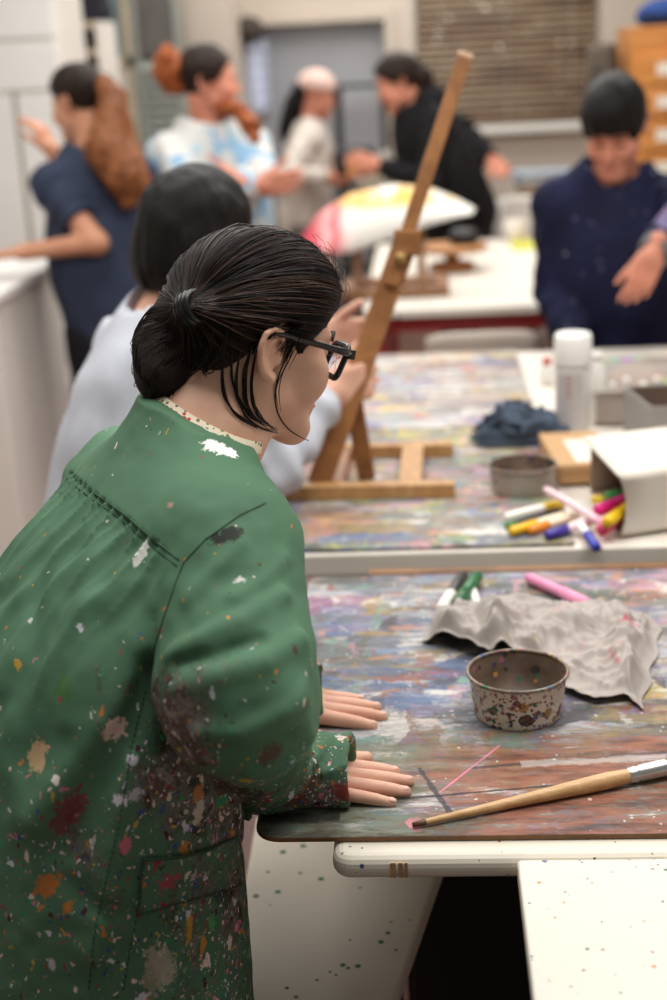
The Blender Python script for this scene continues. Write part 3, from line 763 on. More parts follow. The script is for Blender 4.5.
# collar ribbon round the neck
RIB = NT('patterned_ribbon')
cc = RIB.coord((1, 1, 1)); vq = RIB.vor(cc, 190, out=None); spq = RIB.n('ShaderNodeSeparateColor'); RIB.l(vq.outputs['Color'], spq.inputs[0])
pat = RIB.ramp(spq.outputs[0], [(0, srgb(186, 60, 50)), (.22, srgb(60, 110, 100)), (.4, srgb(226, 214, 190)), (.8, srgb(120, 120, 70))], 'CONSTANT')
RIB.done(RIB.mix(RIB.math('LESS_THAN', vq.outputs['Distance'], .42), srgb(228, 216, 192), pat), .7)
def collar():
    pts = []
    nb2 = bvh_of(bv, bF)
    ax = COLN; c0 = NB + ax*((COLP-NB)@ax)
    e1 = norm(np.cross(ax, V3(0, 0, 1))); e2 = np.cross(ax, e1)
    rows = []
    for hgt, ex in ((-.022, .012), (-.008, .004), (.004, .0015), (.006, .0045), (-.008, .0085)):
        row = []
        for i in range(61):
            t = 2*PI*i/60; d = e1*math.cos(t)+e2*math.sin(t)
            o = c0 + ax*hgt
            h = nb2.ray_cast(Vector(o+d*.16), Vector(-d))
            q = np.array(h[0]) if h[0] is not None else o+d*.055
            rad = min(np.linalg.norm(q-o), .072); row.append(o+d*(rad+ex))
        rows.append(row)
    R_ = np.array(rows)
    k = np.ones(5)/5                                    # even the ring out
    for j in range(R_.shape[0]):
        for a in range(3):
            y = R_[j, :-1, a]; y = np.convolve(np.concatenate([y[-2:], y, y[:2]]), k, 'valid'); R_[j, :-1, a] = y; R_[j, -1, a] = y[0]
    MB().grid(R_).build('collar_ribbon', RIB.m, smock)
collar()
# hair drawn back into a tail
HAIR = hair_mat('dark_brown_hair', (9, 6, 5), (46, 29, 21)); STR = strand_mat('dark_hair_strand', (20, 13, 10)); STRL = strand_mat('brown_hair_strand', (70, 44, 30))
def hx(p): return ((p-HO)@HR.T)/HS
def zb(y): return np.interp(y, [-.13, -.09, -.06, -.04, -.022, -.008, .004, .020, .032, .048, .066, .084, .095, .11], [-.030, -.044, -.026, -.004, .014, .036, .040, .016, .004, .026, .044, .064, .086, .12])
cap1 = ell(HP(0, .004, .046), HR, HS*V3(.087, .113, .097)); cap2 = ell(HP(0, -.045, .020), HR, HS*V3(.070, .058, .080))
tie = HP(.040, -.104, .040)
tl0 = HP(.014, -.113, .052)
print('tie', tie)
TAIL = [tie, atd(176, 320, 1.625), atd(168, 348, 1.615), atd(165, 372, 1.605), atd(168, 388, 1.60)]
TR = [.015, .034, .042, .038, .020]
tail = chain(TAIL, TR)
bunch = rc(HP(.02, -.072, .042), tie, .045, .012)
def hair_f(p):
    q = hx(p)
    d = smin(cap1(p), cap2(p), .03)
    d = smax(d, (zb(q[:, 1])-q[:, 2]+.004*vnoise(p, 60, 5))*.75*HS, .010)
    d = smin(d, bunch(p), .03)
    az = np.arctan2(q[:, 0]-.040, q[:, 2]-.040+1e-6); rr = np.sqrt((q[:, 0]-.040)**2+(q[:, 2]-.04)**2)
    d = d + .0016*vnoise(np.stack([az*3.2, rr*0+q[:, 1]*2, rr*4], 1), 4.2, 6)*sstep(.012, .04, rr) + .0011*vnoise(np.stack([az*3, q[:, 1]*3, rr*3], 1), 11, 7)*sstep(.012, .04, rr)
    a2 = np.arctan2((p-TAIL[2])@norm(CR), (p-TAIL[2])@norm(V3(0, -1, .3)))
    dt = tail(p) + .0022*vnoise(np.stack([p[:, 0]*1.0, p[:, 1], p[:, 2]*.25], 1), 75, 8)+.003*vnoise(np.stack([p[:, 0], p[:, 1], p[:, 2]*.3], 1), 28, 9)
    return smin(d, dt, .010)
hair, hv, hF = mesh_sdf('hair', hair_f, (-.47, 1.42, 1.13), (-.02, 1.86, 1.46), .0026*HSC, HAIR, artist)
q = hx(hv); az = np.arctan2(q[:, 0]-.040, q[:, 2]-.04); rr = np.sqrt((q[:, 0]-.040)**2+(q[:, 2]-.04)**2)
fl = np.stack([az*.8, q[:, 1]*.6, rr*1.5], 1)
intail = tail(hv) < cap1(hv)
TAx = norm(TAIL[3]-TAIL[0]); tx = norm(np.cross(TAx, CF)); tz = np.cross(TAx, tx); rel = hv-TAIL[1]
along = rel@TAx
fl2 = np.stack([(rel@tx)*12, along*2.0+3, (rel@tz)*12], 1)
set_attr(hair, 'flow', np.where(intail[:, None], fl2, fl), 'FLOAT_VECTOR')
hb = bvh_of(hv, hF)
# individual strands combed over the cap towards the tie, and down the tail
rng = np.random.default_rng(3)
def dirq(v): return norm(v)
def strands(n, mat, r, lift):
    mb = MB(); c0 = np.array([0, -.005, .03])
    td = norm(np.array([.040, -.104, .040])-c0)
    made = 0
    while made < n:
        y = rng.uniform(-.07, .092); sx = 1 if rng.random() < .85 else -1
        x = sx*rng.uniform(0, .09)
        top = rng.random() < .35
        s0 = np.array([x, y, max(zb(y)+rng.uniform(0, .03), rng.uniform(.02, .12) if top else -1)])
        v0 = norm(s0-c0)
        om = math.acos(np.clip(v0@td, -1, 1))
        if om < .35: continue
        pts = []; bow = rng.normal(0, .05); lf = lift*rng.uniform(.3, 1.6)
        for k in range(13):
            t = k/12*rng.uniform(.985, 1.0)
            v = (math.sin((1-t)*om)*v0+math.sin(t*om)*td)/math.sin(om)
            v = norm(v+np.array([0, 0, bow*math.sin(t*PI)]))
            w = v@HR; o = HO+HS*(c0@HR)
            h = hb.ray_cast(Vector(o+w*.3), Vector(-w))
            if h[0] is None: continue
            pts.append(np.array(h[0])+w*lf*(math.sin(min(t*1.1, 1)*PI)+.15))
        if len(pts) > 8: mb.tube(pts, np.linspace(r*.6, r, len(pts)), 3, False); made += 1
    return mb
strands(420, STR, .00065, .0022).build('combed_strands', STR, hair)['kind'] = 'stuff'
strands(130, STRL, .0006, .0026).build('combed_strands', STRL, hair)['kind'] = 'stuff'
mb = MB()
TT = np.array(TAIL)
for k in range(260):
    a = rng.uniform(0, 2*PI); rad = rng.uniform(.85, 1.06)
    pts = []
    end = rng.uniform(.82, 1.04)
    for i in range(12):
        t = i/11*end*4; j = min(int(t), 3); f = t-j; f2 = f
        c = TT[j]*(1-f2)+TT[j+1]*f2; r_ = TR[j]*(1-f2)+TR[j+1]*f2
        pts.append(c + (tx*math.cos(a)+tz*math.sin(a))*r_*rad)
    pts = np.array(pts); pts[1:-1] = (pts[:-2]+pts[1:-1]*2+pts[2:])/4
    mb.tube(pts, .0007, 3, False)
mb.build('tail_strands', STR, hair)['kind'] = 'stuff'
# loose locks that have slipped out: pixel path with a depth a little in front of cheek and neck
skb = bvh_of(bv, bF)
def lock(px, r=.0009, n=1, sp=.002, lift=.004):
    for k in range(n):
        pts = []
        for i, (x, y) in enumerate(px):
            h1 = hit(skb, x, y); h2 = hit(hb, x, y)
            ds_ = [np.linalg.norm(h[0]-CAMP) for h in (h1, h2) if h is not None]
            D = min(ds_) if ds_ else (np.linalg.norm(pts[-1]-CAMP) if pts else 1.6)
            D = min(D, 1.72)
            pts.append(CAMP+norm(ray(x, y))*(D-lift)+rng.normal(0, 1, 3)*sp*.5*(i > 0))
        pts = np.array(pts)
        # smooth
        t = np.linspace(0, len(pts)-1, 22); P = np.stack([np.interp(t, range(len(pts)), pts[:, a]) for a in range(3)], 1)
        for _ in range(3): P[1:-1] = (P[:-2]+2*P[1:-1]+P[2:])/4
        mbl.tube(P, np.concatenate([np.full(16, r), np.linspace(r, r*.3, 6)]), 4, False)
mbl = MB()
lock([(224, 345), (221, 372), (223, 393), (231, 410), (245, 421), (258, 428)], .0011, 5, .0022)
lock([(232, 350), (231, 376), (238, 400), (252, 417), (268, 427)], .0009, 4, .003)
lock([(252, 345), (245, 370), (244, 395), (250, 412), (262, 424)], .0011, 5, .003)
lock([(256, 352), (251, 380), (252, 402), (258, 415), (268, 425), (277, 431)], .001, 4, .003)
lock([(240, 352), (236, 385), (240, 405), (247, 418), (262, 428), (276, 432)], .0009, 3, .003)
lock([(298, 335), (292, 350), (283, 364), (276, 380), (274, 398), (277, 414), (286, 428), (297, 436), (309, 441)], .0008, 2, .001)
lock([(300, 338), (291, 356), (281, 374), (277, 392), (279, 410)], .0007, 2, .002)
lock([(190, 352), (200, 366), (206, 376)], .0008, 6, .006)
lock([(214, 330), (206, 352), (198, 368), (186, 376)], .0008, 8, .006)
lock([(228, 330), (222, 352), (212, 366), (204, 372)], .0008, 8, .006)
mbl.build('loose_locks', STR, hair)
# side hair over the temple, swept in front of the ear
mbl = MB()
for k in range(46):
    a = rng.uniform(0, 1)
    x0, y0 = 322-26*a+rng.normal(0, 3), 302+22*a
    x1, y1 = 286-6*a+rng.normal(0, 3), 352+rng.uniform(-8, 16)
    lock([(x0, y0), ((x0*.55+x1*.45), (y0*.5+y1*.5)-2), (x1, y1)], .0006, 1, .002, .0015)
mbl.build('temple_hair', STR, hair)
mbl = MB()
for k in range(46):                                   # flyaways at the brow and crown
    v = norm(np.array([rng.uniform(-.3, .5), rng.uniform(.55, 1), rng.uniform(.35, 1)])); w = v@HR; o = HP(0, 0, .04)
    h = hb.ray_cast(Vector(o+w*.3), Vector(-w))
    if h[0] is None: continue
    p0 = np.array(h[0]); sd = norm(rng.normal(0, 1, 3)); sd = norm(sd-w*(sd@w)); L = rng.uniform(.01, .028)
    mbl.tube([p0-sd*L*.6, p0+w*L*.25, p0+w*L*.5+sd*L*.6, p0+w*L*.4+sd*L*1.2], .0003, 3, False)
mbl.build('flyaway_hair', STRL, hair)
# hair tie: coils
ELA = simple('black_elastic', (18, 17, 18), .35)
mb = MB(); ta = norm(TAIL[1]-HP(.02, -.072, .042)); e1 = norm(np.cross(ta, UP)); e2 = np.cross(ta, e1)
tc = TAIL[0]
for k in range(4):
    c = tc+ta*(-.010+.0065*k); a = np.linspace(0, 2*PI, 25)
    mb.tube(c+(np.cos(a)[:, None]*e1+np.sin(a)[:, None]*e2)*(.0185-.001*abs(k-1.5)), .0034, 6, False)
mb.build('hair_tie', ELA, artist)
# spectacles
FRM = simple('black_acetate', (16, 16, 18), .25, spec=.5)
gl = bpy.data.materials.new('spectacle_lens'); gl.use_nodes = True
b_ = gl.node_tree.nodes['Principled BSDF']; b_.inputs['Transmission Weight'].default_value = 1; b_.inputs['Roughness'].default_value = .02; b_.inputs['IOR'].default_value = 1.1; b_.inputs['Base Color'].default_value = (.96, .97, 1, 1)
mbf = MB()
def lens_loop(sx, k=1.0):
    pts = []
    for (x, z) in rrect(-.026, -.021, .026, .019, .011, 5):
        X = sx*.036+x*k; pts.append(HP(X, .112-.012*(abs(X)/.06)**2+.30*z*k, -.002+z*k))
    return pts
for sx in (1, -1):
    L = lens_loop(sx); L = L+[L[0]]
    mbf.tube(L, .0039, 8, False)
    tp = [HP(sx*.062, .107, .010), HP(sx*.074, .090, .013), HP(sx*.079, .04, .020), HP(sx*.082, .0, .026), HP(sx*.082, -.016, .028), HP(sx*.080, -.030, .018), HP(sx*.077, -.037, -.002)]
    t = np.linspace(0, len(tp)-1, 20); tp = np.array(tp); tp = np.stack([np.interp(t, range(len(tp)), tp[:, a]) for a in range(3)], 1)
    mbf.tube(tp, np.concatenate([np.full(4, .005), np.full(9, .0040), np.full(7, .0026)]), 8)
    mbf.box((-.004, -.004, -.007), (.006, .004, .004), Matrix.Translation(Vector(HP(sx*.062, .107, .011))) @ Matrix([list(r) for r in HR]).transposed().to_4x4())
mbf.tube([HP(-.011, .111, .004), HP(0, .116, .008), HP(.011, .111, .004)], .003, 6)
gf = mbf.build('spectacles', FRM, artist)
for sx in (1, -1):
    mb = MB(); L = lens_loop(sx, .98); n = len(L); c = np.mean(L, 0)
    mb.add(L+[c], [(i, (i+1) % n, n) for i in range(n)]); mb.build('lens', gl, gf, solid=.0012)
JEANS = simple('dark_blue_trousers', (40, 44, 58), .8)
pel_ = V3(-.455, 1.40, .86); tf_ = [(rc(pel_-UP*.02, pel_-UP*.08, .09, .11), 0)]
for s_ in (1, -1):
    a_ = pel_+rt*.085*s_+V3(0, 0, -.04); k_ = a_+hd*.03+V3(0, 0, -.38); n_ = V3(k_[0]-hd[0]*.03, k_[1]-hd[1]*.03, .08)
    tf_ += [(rc(a_, k_, .082, .064), .03), (rc(k_, n_, .068, .058), .03)]
    g_ = union([(rc(n_+V3(0, 0, -.035)-hd*.03, n_+hd*.10+V3(0, 0, -.04), .042, .040), 0), (rc(n_+hd*.10+V3(0, 0, -.04), n_+hd*.17+V3(0, 0, -.047), .04, .030), .02), (rc(n_+V3(0, 0, .02), n_+V3(0, 0, -.03), .042, .042), .02)])
    mesh_sdf('shoe', lambda p, g=g_: smax(g(p), .001-p[:, 2], .003), n_-.23, n_+.27, .009, simple('black_shoe', (26, 25, 26), .5), artist)
tu_ = union(tf_)
mesh_sdf('trousers', lambda p: smax(tu_(p)+.006*vnoise(p, 14, 3), .07-p[:, 2], .01), (-.75, 1.1, .0), (-.15, 1.75, 1.1), .009, JEANS, artist)

NAIL = simple('fingernail_pink', (226, 178, 160), .3, .03, 20)
for hf_ in HANDS:
    for p_, d_, n_, r_ in hf_.tips:
        e1_ = norm(np.cross(d_, n_)); o_ = p_-n_*(r_*.62)-d_*.001
        th = np.linspace(0, PI, 9); ph = np.linspace(0, 2*PI, 17); Pn = np.zeros((9, 17, 3))
        for i_, a_ in enumerate(th):
            for j_, b_ in enumerate(ph): Pn[i_, j_] = o_ + d_*math.cos(a_)*.0062 + e1_*math.sin(a_)*math.cos(b_)*.0049 + n_*math.sin(a_)*math.sin(b_)*.0032
        MB().grid(Pn).build('fingernail', NAIL, artist)
# ------------------------------------------------------------------ front table with its painted board
CREAM = simple('cream_laminate', (228, 220, 204), .45, .06, 8, speck=((38, .14, .55, .5), (80, .2, .55, .45)))
WHITE = simple('white_laminate', (224, 218, 206), .4, .04, 5, speck=((16, .16, .52, .6), (40, .16, .50, .7), (90, .2, .55, .6)))
BRN = wood('board_edge_wood', (96, 66, 40), (150, 108, 66), .6)
DARK = simple('dark_steel', (40, 38, 40), .5)
P0 = lambda x, y: onz(x, y, .75)
B1 = paint_mat('painted_board_near', 1.3, (116, 122, 132), .96, .45, 1.0, front=-.20, marks=[
    (P0(398, 799), P0(660, 776), .0028, (34, 31, 32), .9), (P0(419, 768), P0(452, 815), .0042, (38, 40, 44), .85), (P0(470, 768), P0(667, 752), .0045, (46, 42, 42), .7),
    (P0(520, 764), P0(667, 757), .010, (196, 188, 182), .5), (P0(440, 792), P0(500, 745), .0016, (220, 130, 160), .8), (P0(408, 826), P0(424, 822), .013, (206, 130, 140), .85),
    (P0(300, 600), P0(302, 680), .004, (190, 180, 90), .5), (P0(255, 806), P0(400, 800), .006, (60, 84, 84), .6), (P0(262, 818), P0(340, 816), .012, (24, 24, 26), .8), (P0(610, 700), P0(667, 690), .02, (170, 150, 70), .4)])  # black band at the near-left corner is a painted shadow
B2 = paint_mat('painted_board_mid', 4.2, (142, 136, 132), 1.0, .3, .9, pal=PAL+[(206, 190, 90), (212, 150, 130), (190, 190, 100)])
B3 = paint_mat('painted_board_back', 7.7, (164, 154, 146), 1.06, .3, .85, pal=[(150, 140, 176), (206, 120, 110), (214, 186, 110), (218, 210, 202), (112, 110, 116), (210, 160, 130), (176, 190, 186), (222, 216, 208), (190, 150, 150), (120, 130, 170)])
def table(name, x0, y0, x1, y1, z, th, label, top=None, legmat=None, r=.02, legs=True, apron=None, bev=.008, inl=.06):
    e = empty(name, ((x0+x1)/2, (y0+y1)/2, 0), label, 'table')
    MB().prism(rrect(x0, y0, x1, y1, r), z-th, z).build('table_top', top or CREAM, e, bevel=bev, seg=4)
    i = .06
    if apron: 
        mb = MB()
        for a, b in (((x0+i, y0+i), (x1-i, y0+i)), ((x1-i, y0+i), (x1-i, y1-i)), ((x1-i, y1-i), (x0+i, y1-i)), ((x0+i, y1-i), (x0+i, y0+i))):
            mb.bar((*a, z-th-.03), (*b, z-th-.03), .03, .06)
        mb.build('apron', apron, e, bevel=.003)
    if legs:
        for x, y in ((x0+inl, y0+i+.04), (x1-i, y0+i), (x0+inl, y1-i), (x1-i, y1-i)):
            mb = MB(); mb.bar((x, y, 0), (x, y, z-th), .04, .04, (0, 1, 0)); mb.build('leg', legmat or DARK, e, bevel=.004)
    return e
TZ = .7425
ft = table('work_table', -.128, 1.352, 1.45, 2.25, TZ, .030, 'cream rounded-edge table under the painted board where the green smock leans', r=.022, bev=.013, inl=.26, legmat=simple('black_leg', (20, 19, 20), .6))
MB().box((-.118, 2.225, TZ), (1.42, 2.25, TZ+.006)).build('back_strip', BRN, ft, bevel=.001)
TAPE = simple('brown_tape', (176, 140, 104), .5, .3, 60)
mb = MB(); mb.box((-.062, 1.3505, TZ-.024), (-.056, 1.353, TZ-.005)); mb.box((-.053, 1.3505, TZ-.024), (-.048, 1.353, TZ-.005)); mb.box((-.046, 1.3505, TZ-.024), (-.0425, 1.353, TZ-.005)); mb.build('tape_mark', TAPE, ft)
bd = MB().prism(rrect(-.219, 1.386, 1.02, 2.215, .03), TZ+.0005, .7498).build('painting_board', B1, bevel=.0015)
tag(bd, 'nearest painted wooden board, streaked violet, grey and rust, under the two bare hands', 'board')
bd.data.materials.append(BRN)
for p in bd.data.polygons:
    if abs(p.normal.z) < .5: p.material_index = 1
wt = table('side_table', .0785, .55, 1.5, 1.346, .744, .026, 'white speckled table top whose corner fills the bottom right, against the cream table edge', top=WHITE, r=.006, bev=.004, inl=.12)
# ------------------------------------------------------------------ second table
st2 = table('work_table', -.335, 2.345, 1.6, 4.03, TZ, .045, 'long white table carrying the easel, markers and blue-grey cloth', top=simple('pale_laminate', (232, 224, 212), .4, .06, 6, speck=((26, .1, .6, .6),)), bev=.006)
b = MB().prism(rrect(-.33, 2.352, .247, 3.17, .008), TZ+.0005, .7498).build('painting_board', B2, bevel=.0015); tag(b, 'painted wooden board under the wooden table easel and marker pens', 'board')
b2 = MB().prism(rrect(-.33, 3.18, .247, 4.02, .008), TZ+.0005, .7498).build('painting_board', B3, bevel=.0015); tag(b2, 'painted wooden board behind the easel, at the far side of the middle table', 'board')
# ------------------------------------------------------------------ things on the tables
TT_ = .7503
TINM = simple('tin_white_paint', (212, 203, 192), .5, .2, 14, speck=((38, .45, .47, .6), (70, .45, .46, .6), (110, .45, .45, .5), (170, .4, .45, .45)))
TIND = simple('tin_inside_grime', (104, 86, 72), .5, .5, 18, .3, speck=((40, .4, .48, .5), (80, .4, .5, .6)))
TINR = simple('tin_rim', (128, 112, 96), .35, .6, 40, speck=((60, .45, .42, .6), (120, .45, .45, .7)))
TING = simple('tin_grey_paint', (168, 158, 148), .5, .3, 12, speck=((40, .2, .5, .6),))
def tin(c, rt_, rb, h, mat, label):
    e = empty('paint_tin', c, label, 'tin')
    c = V3(*c)
    MB().lathe([(0, .001), (rb-.004, .001), (rb, .0), (rb+.001, .004), (rt_-.001, h-.004), (rt_, h)], c, 56).build('body', mat, e)
    MB().lathe([(rt_-.0015, h-.002), (rt_-.0036-.4*(rt_-rb), h*.6), (rb-.003, .004), (0, .003)], c, 56).build('inside', TIND, e)
    a = np.linspace(0, 2*PI, 49); MB().tube(np.stack([c[0]+np.cos(a)*rt_, c[1]+np.sin(a)*rt_, c[2]+h+0*a], 1), .0026, 8, False).build('rim', TINR, e)
    MB().lathe([(0, .006), (rb-.004, .006), (rb-.004, .0065), (0, .0068)], c, 40).build('dried_paint', simple('dried_paint', (118, 106, 98), .3, .3, 20), e)
    return e
tin((.102, 1.692, TT_), .066, .057, .060, TINM, 'white paint-speckled tin without a lid, in front of the crumpled grey rag')
tin((.176, 2.675, TT_), .067, .062, .052, TING, 'low grey paint-smeared tin behind the scattered marker pens')

# brush
def brush():
    a = onz(413, 825, TT_+.004); b = onz(628, 776, TT_+.0105); d = norm(b-a); L = np.linalg.norm(b-a)
    e = empty('paint_brush', a*V3(1, 1, 0)+V3(0, 0, TT_), 'long paint brush with a pale wooden handle lying along the near edge of the board', 'brush')
    hm = wood('brush_handle_wood', (196, 148, 96), (224, 184, 132), .35, (4, 20, 20), 6)
    MB().lathe([(0, 0), (.0026, .001), (.0036, .01), (.0046, L*.2), (.0068, L*.5), (.0096, L*.80), (.0101, L*.9), (.0088, L*.985), (.0086, L)], a, 20, d).build('handle', hm, e)
    MB().lathe([(0, -.0006), (.003, 0), (.0040, .012), (.0036, .018)], a-d*.0003, 16, d).build('handle_tip', simple('brush_tip_paint', (96, 66, 40), .5, .4, 80), e)
    fm = simple('steel_ferrule', (196, 194, 192), .28, .1, 30, Metallic=.85)
    MB().lathe([(.0088, 0), (.0100, .002), (.0096, .004), (.0104, .008), (.0104, .011), (.0098, .013), (.0104, .016), (.0110, .05)], b, 20, d).build('ferrule', fm, e)
    bm_ = simple('brush_bristles', (120, 96, 70), .7, .4, 90)
    MB().lathe([(.0106, 0), (.0120, .02), (.0105, .05), (.004, .068), (0, .07)], b+d*.048, 20, d).build('bristles', bm_, e)
brush()

# grey rag
def cloth_tex(name, rgb, stains):
    t = NT(name); c = t.coord()
    n = t.noise(c, 9, 5, .6)
    col = t.ramp(n, [(.3, srgb(*[x*.88 for x in rgb])), (.7, srgb(*rgb))])
    for k, (sc, th, rgbs, amt) in enumerate(stains):
        m = t.ramp(t.noise(t.coord((1, 1, 1), (k*3.3, k*1.7, 0)), sc, 5, .65), [(th, 0), (th+.07, amt)])
        col = t.mix(m, col, srgb(*rgbs))
    w = t.noise(c, 600, 2); t.bump(w, .3, .0008)
    return t.done(col, .9, .15)
RAG = cloth_tex('rag_cloth', (180, 171, 165), ((14, .62, (196, 84, 104), .75), (11, .63, (206, 196, 130), .5), (18, .6, (120, 112, 110), .6)))
def rag():
    nu, nv = 84, 56
    bk = np.array([(424, 640), (440, 612), (470, 606), (520, 603), (570, 604), (612, 607), (645, 616), (662, 632)], float)
    ft_ = np.array([(421, 643), (452, 652), (492, 666), (520, 664), (556, 690), (596, 706), (626, 702), (642, 712)], float)
    us = np.linspace(0, 1, len(bk)); P = np.zeros((nu, nv, 3))
    for i in range(nu):
        u = i/(nu-1)
        b0 = np.array([np.interp(u, us, bk[:, k]) for k in (0, 1)]); f0 = np.array([np.interp(u, us, ft_[:, k]) for k in (0, 1)])
        for j in range(nv):
            v = j/(nv-1); p = b0*(1-v)+f0*v
            P[i, j] = onz(p[0]+2.5*math.sin(v*17+u*9)*min(1, u*4), p[1], TT_)
    U, Vv = np.meshgrid(np.linspace(0, 1, nu), np.linspace(0, 1, nv), indexing='ij')
    F = P.reshape(-1, 3)
    env = np.clip(np.minimum(U*7, (1-U)*7), 0, 1)*np.clip(Vv*6, 0, 1)
    z = .005+.010*env
    z += .036*np.exp(-((U-.13)/.075)**2)*sstep(.15, .8, Vv)                      # tented folds open to the front
    z += .046*np.exp(-((U-.33)/.05)**2)*sstep(.1, .75, Vv)
    z += .016*np.exp(-((U-.55+.25*(Vv-.5))/.06)**2)*np.clip(Vv*4, 0, 1)
    z += .020*np.exp(-((U-.80-.12*(Vv-.5))/.06)**2)*np.clip(Vv*5, 0, 1)*np.clip((1.02-Vv)*3, 0, 1)
    r1 = 1-np.abs(vnoise(F*V3(1, 1, 0)+V3(U.ravel()*.0, 0, 0)[:3] if False else F*V3(.7, 1.2, 0), 26, 21)).reshape(nu, nv)
    r2 = 1-np.abs(vnoise(F*V3(1.2, .8, 0), 58, 22)).reshape(nu, nv)
    z += (.016*r1**7+.011*r2**6)*env+.003*env*vnoise(F, 110, 23).reshape(nu, nv)
    edge = np.minimum.reduce([U*10, (1-U)*10, Vv*8, np.clip((1-Vv)*8, .5, 9)]); z *= np.clip(edge*.9+.12, 0, 1)
    P[:, :, 2] = TT_+.002+np.maximum(z, 0)
    o = MB().grid(P).build('rag', RAG, solid=.0022, sub=1)
    tag(o, 'crumpled grey rag with pink stains lying behind the white speckled tin', 'rag')
rag()

# marker pens: px of both ends on a surface z; cap share; colours
PC = {}
def pm(rgb):
    if rgb not in PC: PC[rgb] = simple('pen_%d_%d_%d' % rgb, rgb, .35, .04, 10)
    return PC[rgb]
def marker(a, b, z, r, barrel, cap, share, label, group=None, za=None, nib=None):
    """cap at the a end"""
    A = onz(*a, z+r); B = onz(*b, z+r)
    if za is not None: A = onz(*a, z+r+za[0]); B = onz(*b, z+r+za[1])
    d = norm(B-A); L = np.linalg.norm(B-A)
    e = empty('marker_pen', (A+B)/2*V3(1, 1, 0)+V3(0, 0, z), label, 'pen', group)
    c = L*share
    MB().lathe([(0, 0), (r*.75, .0005), (r*.95, .003), (r*1.0, c-.001), (r*.9, c)], A, 18, d).build('cap', pm(cap), e)
    MB().lathe([(r*.8, c-.004), (r*.86, c+.001), (r*.9, c+.004), (r*.9, L-.008), (r*.72, L-.004), (r*.6, L), (0, L)], A, 18, d).build('barrel', pm(barrel), e)
    if nib: MB().lathe([(r*.5, L-.002), (r*.5, L+.006), (0, L+.007)], A, 14, d).build('plug', pm(nib), e)
    return e
G1 = 'marker pens lying on the near board'
marker((441, 610), (464, 574), TT_, .0105, (52, 54, 52), (232, 228, 218), .42, 'black marker with a white cap, left beside the green one', G1)
marker((457, 605), (478, 575), TT_, .0120, (34, 104, 62), (24, 90, 50), .4, 'fat green marker touching the black one on the near board', G1)
marker((477, 605), (472, 588), TT_, .008, (210, 205, 196), (236, 234, 228), .6, 'short white pen end peeking out behind the rag, right of the green marker', G1)
marker((588, 604), (527, 577), TT_, .0105, (226, 142, 178), (232, 150, 184), .4, 'pink marker lying alone behind the grey rag', G1)
G2 = 'marker pens spilling from the white carton'
marker((563, 503), (505, 518), TT_, .0105, (236, 234, 226), (226, 190, 50), .36, 'white marker with a yellow cap pointing at the grey tin', G2)
marker((506, 527), (560, 511), TT_, .0075, (38, 38, 40), (58, 120, 50), .16, 'black marker with a green end, leftmost of the spilled pens', G2)
marker((510, 532), (566, 515), TT_, .0095, (236, 224, 196), (238, 190, 30), .46, 'marker with a long yellow cap at the front left of the spill', G2)
marker((529, 531), (580, 514), TT_, .0090, (232, 214, 190), (230, 140, 44), .36, 'marker with an orange cap between the yellow and violet caps', G2)
marker((546, 536), (595, 520), TT_, .0095, (232, 206, 214), (66, 52, 150), .42, 'pale pink marker with a violet cap in the pen spill', G2)
marker((610, 527), (545, 489), TT_, .0080, (240, 206, 214), (236, 160, 190), .18, 'long pale pink pen lying across the other pens', G2, za=(.012, .034))
marker((597, 548), (578, 522), TT_, .0090, (238, 238, 232), (44, 60, 168), .5, 'white marker with a blue cap nearest the table edge', G2)
marker((597, 511), (628, 498), TT_, .0120, (222, 60, 140), (228, 40, 140), .5, 'magenta marker in the mouth of the white carton', G2, za=(.018, .018))
marker((601, 531), (630, 511), TT_, .0120, (216, 60, 60), (232, 70, 110), .4, 'red marker at the lower lip of the white carton', G2, za=(.004, .004))
marker((606, 523), (634, 503), TT_, .0110, (230, 190, 40), (240, 196, 30), .5, 'yellow marker resting on the red one in the carton', G2, za=(.023, .023))
marker((592, 499), (618, 502), TT_, .0090, (50, 46, 46), (236, 204, 40), .5, 'black marker with a yellow cap inside the white carton', G2, za=(.010, .010))
marker((606, 497), (640, 492), TT_, .0105, (40, 110, 60), (46, 140, 66), .5, 'green marker deepest in the white carton', G2, za=(.022, .022))

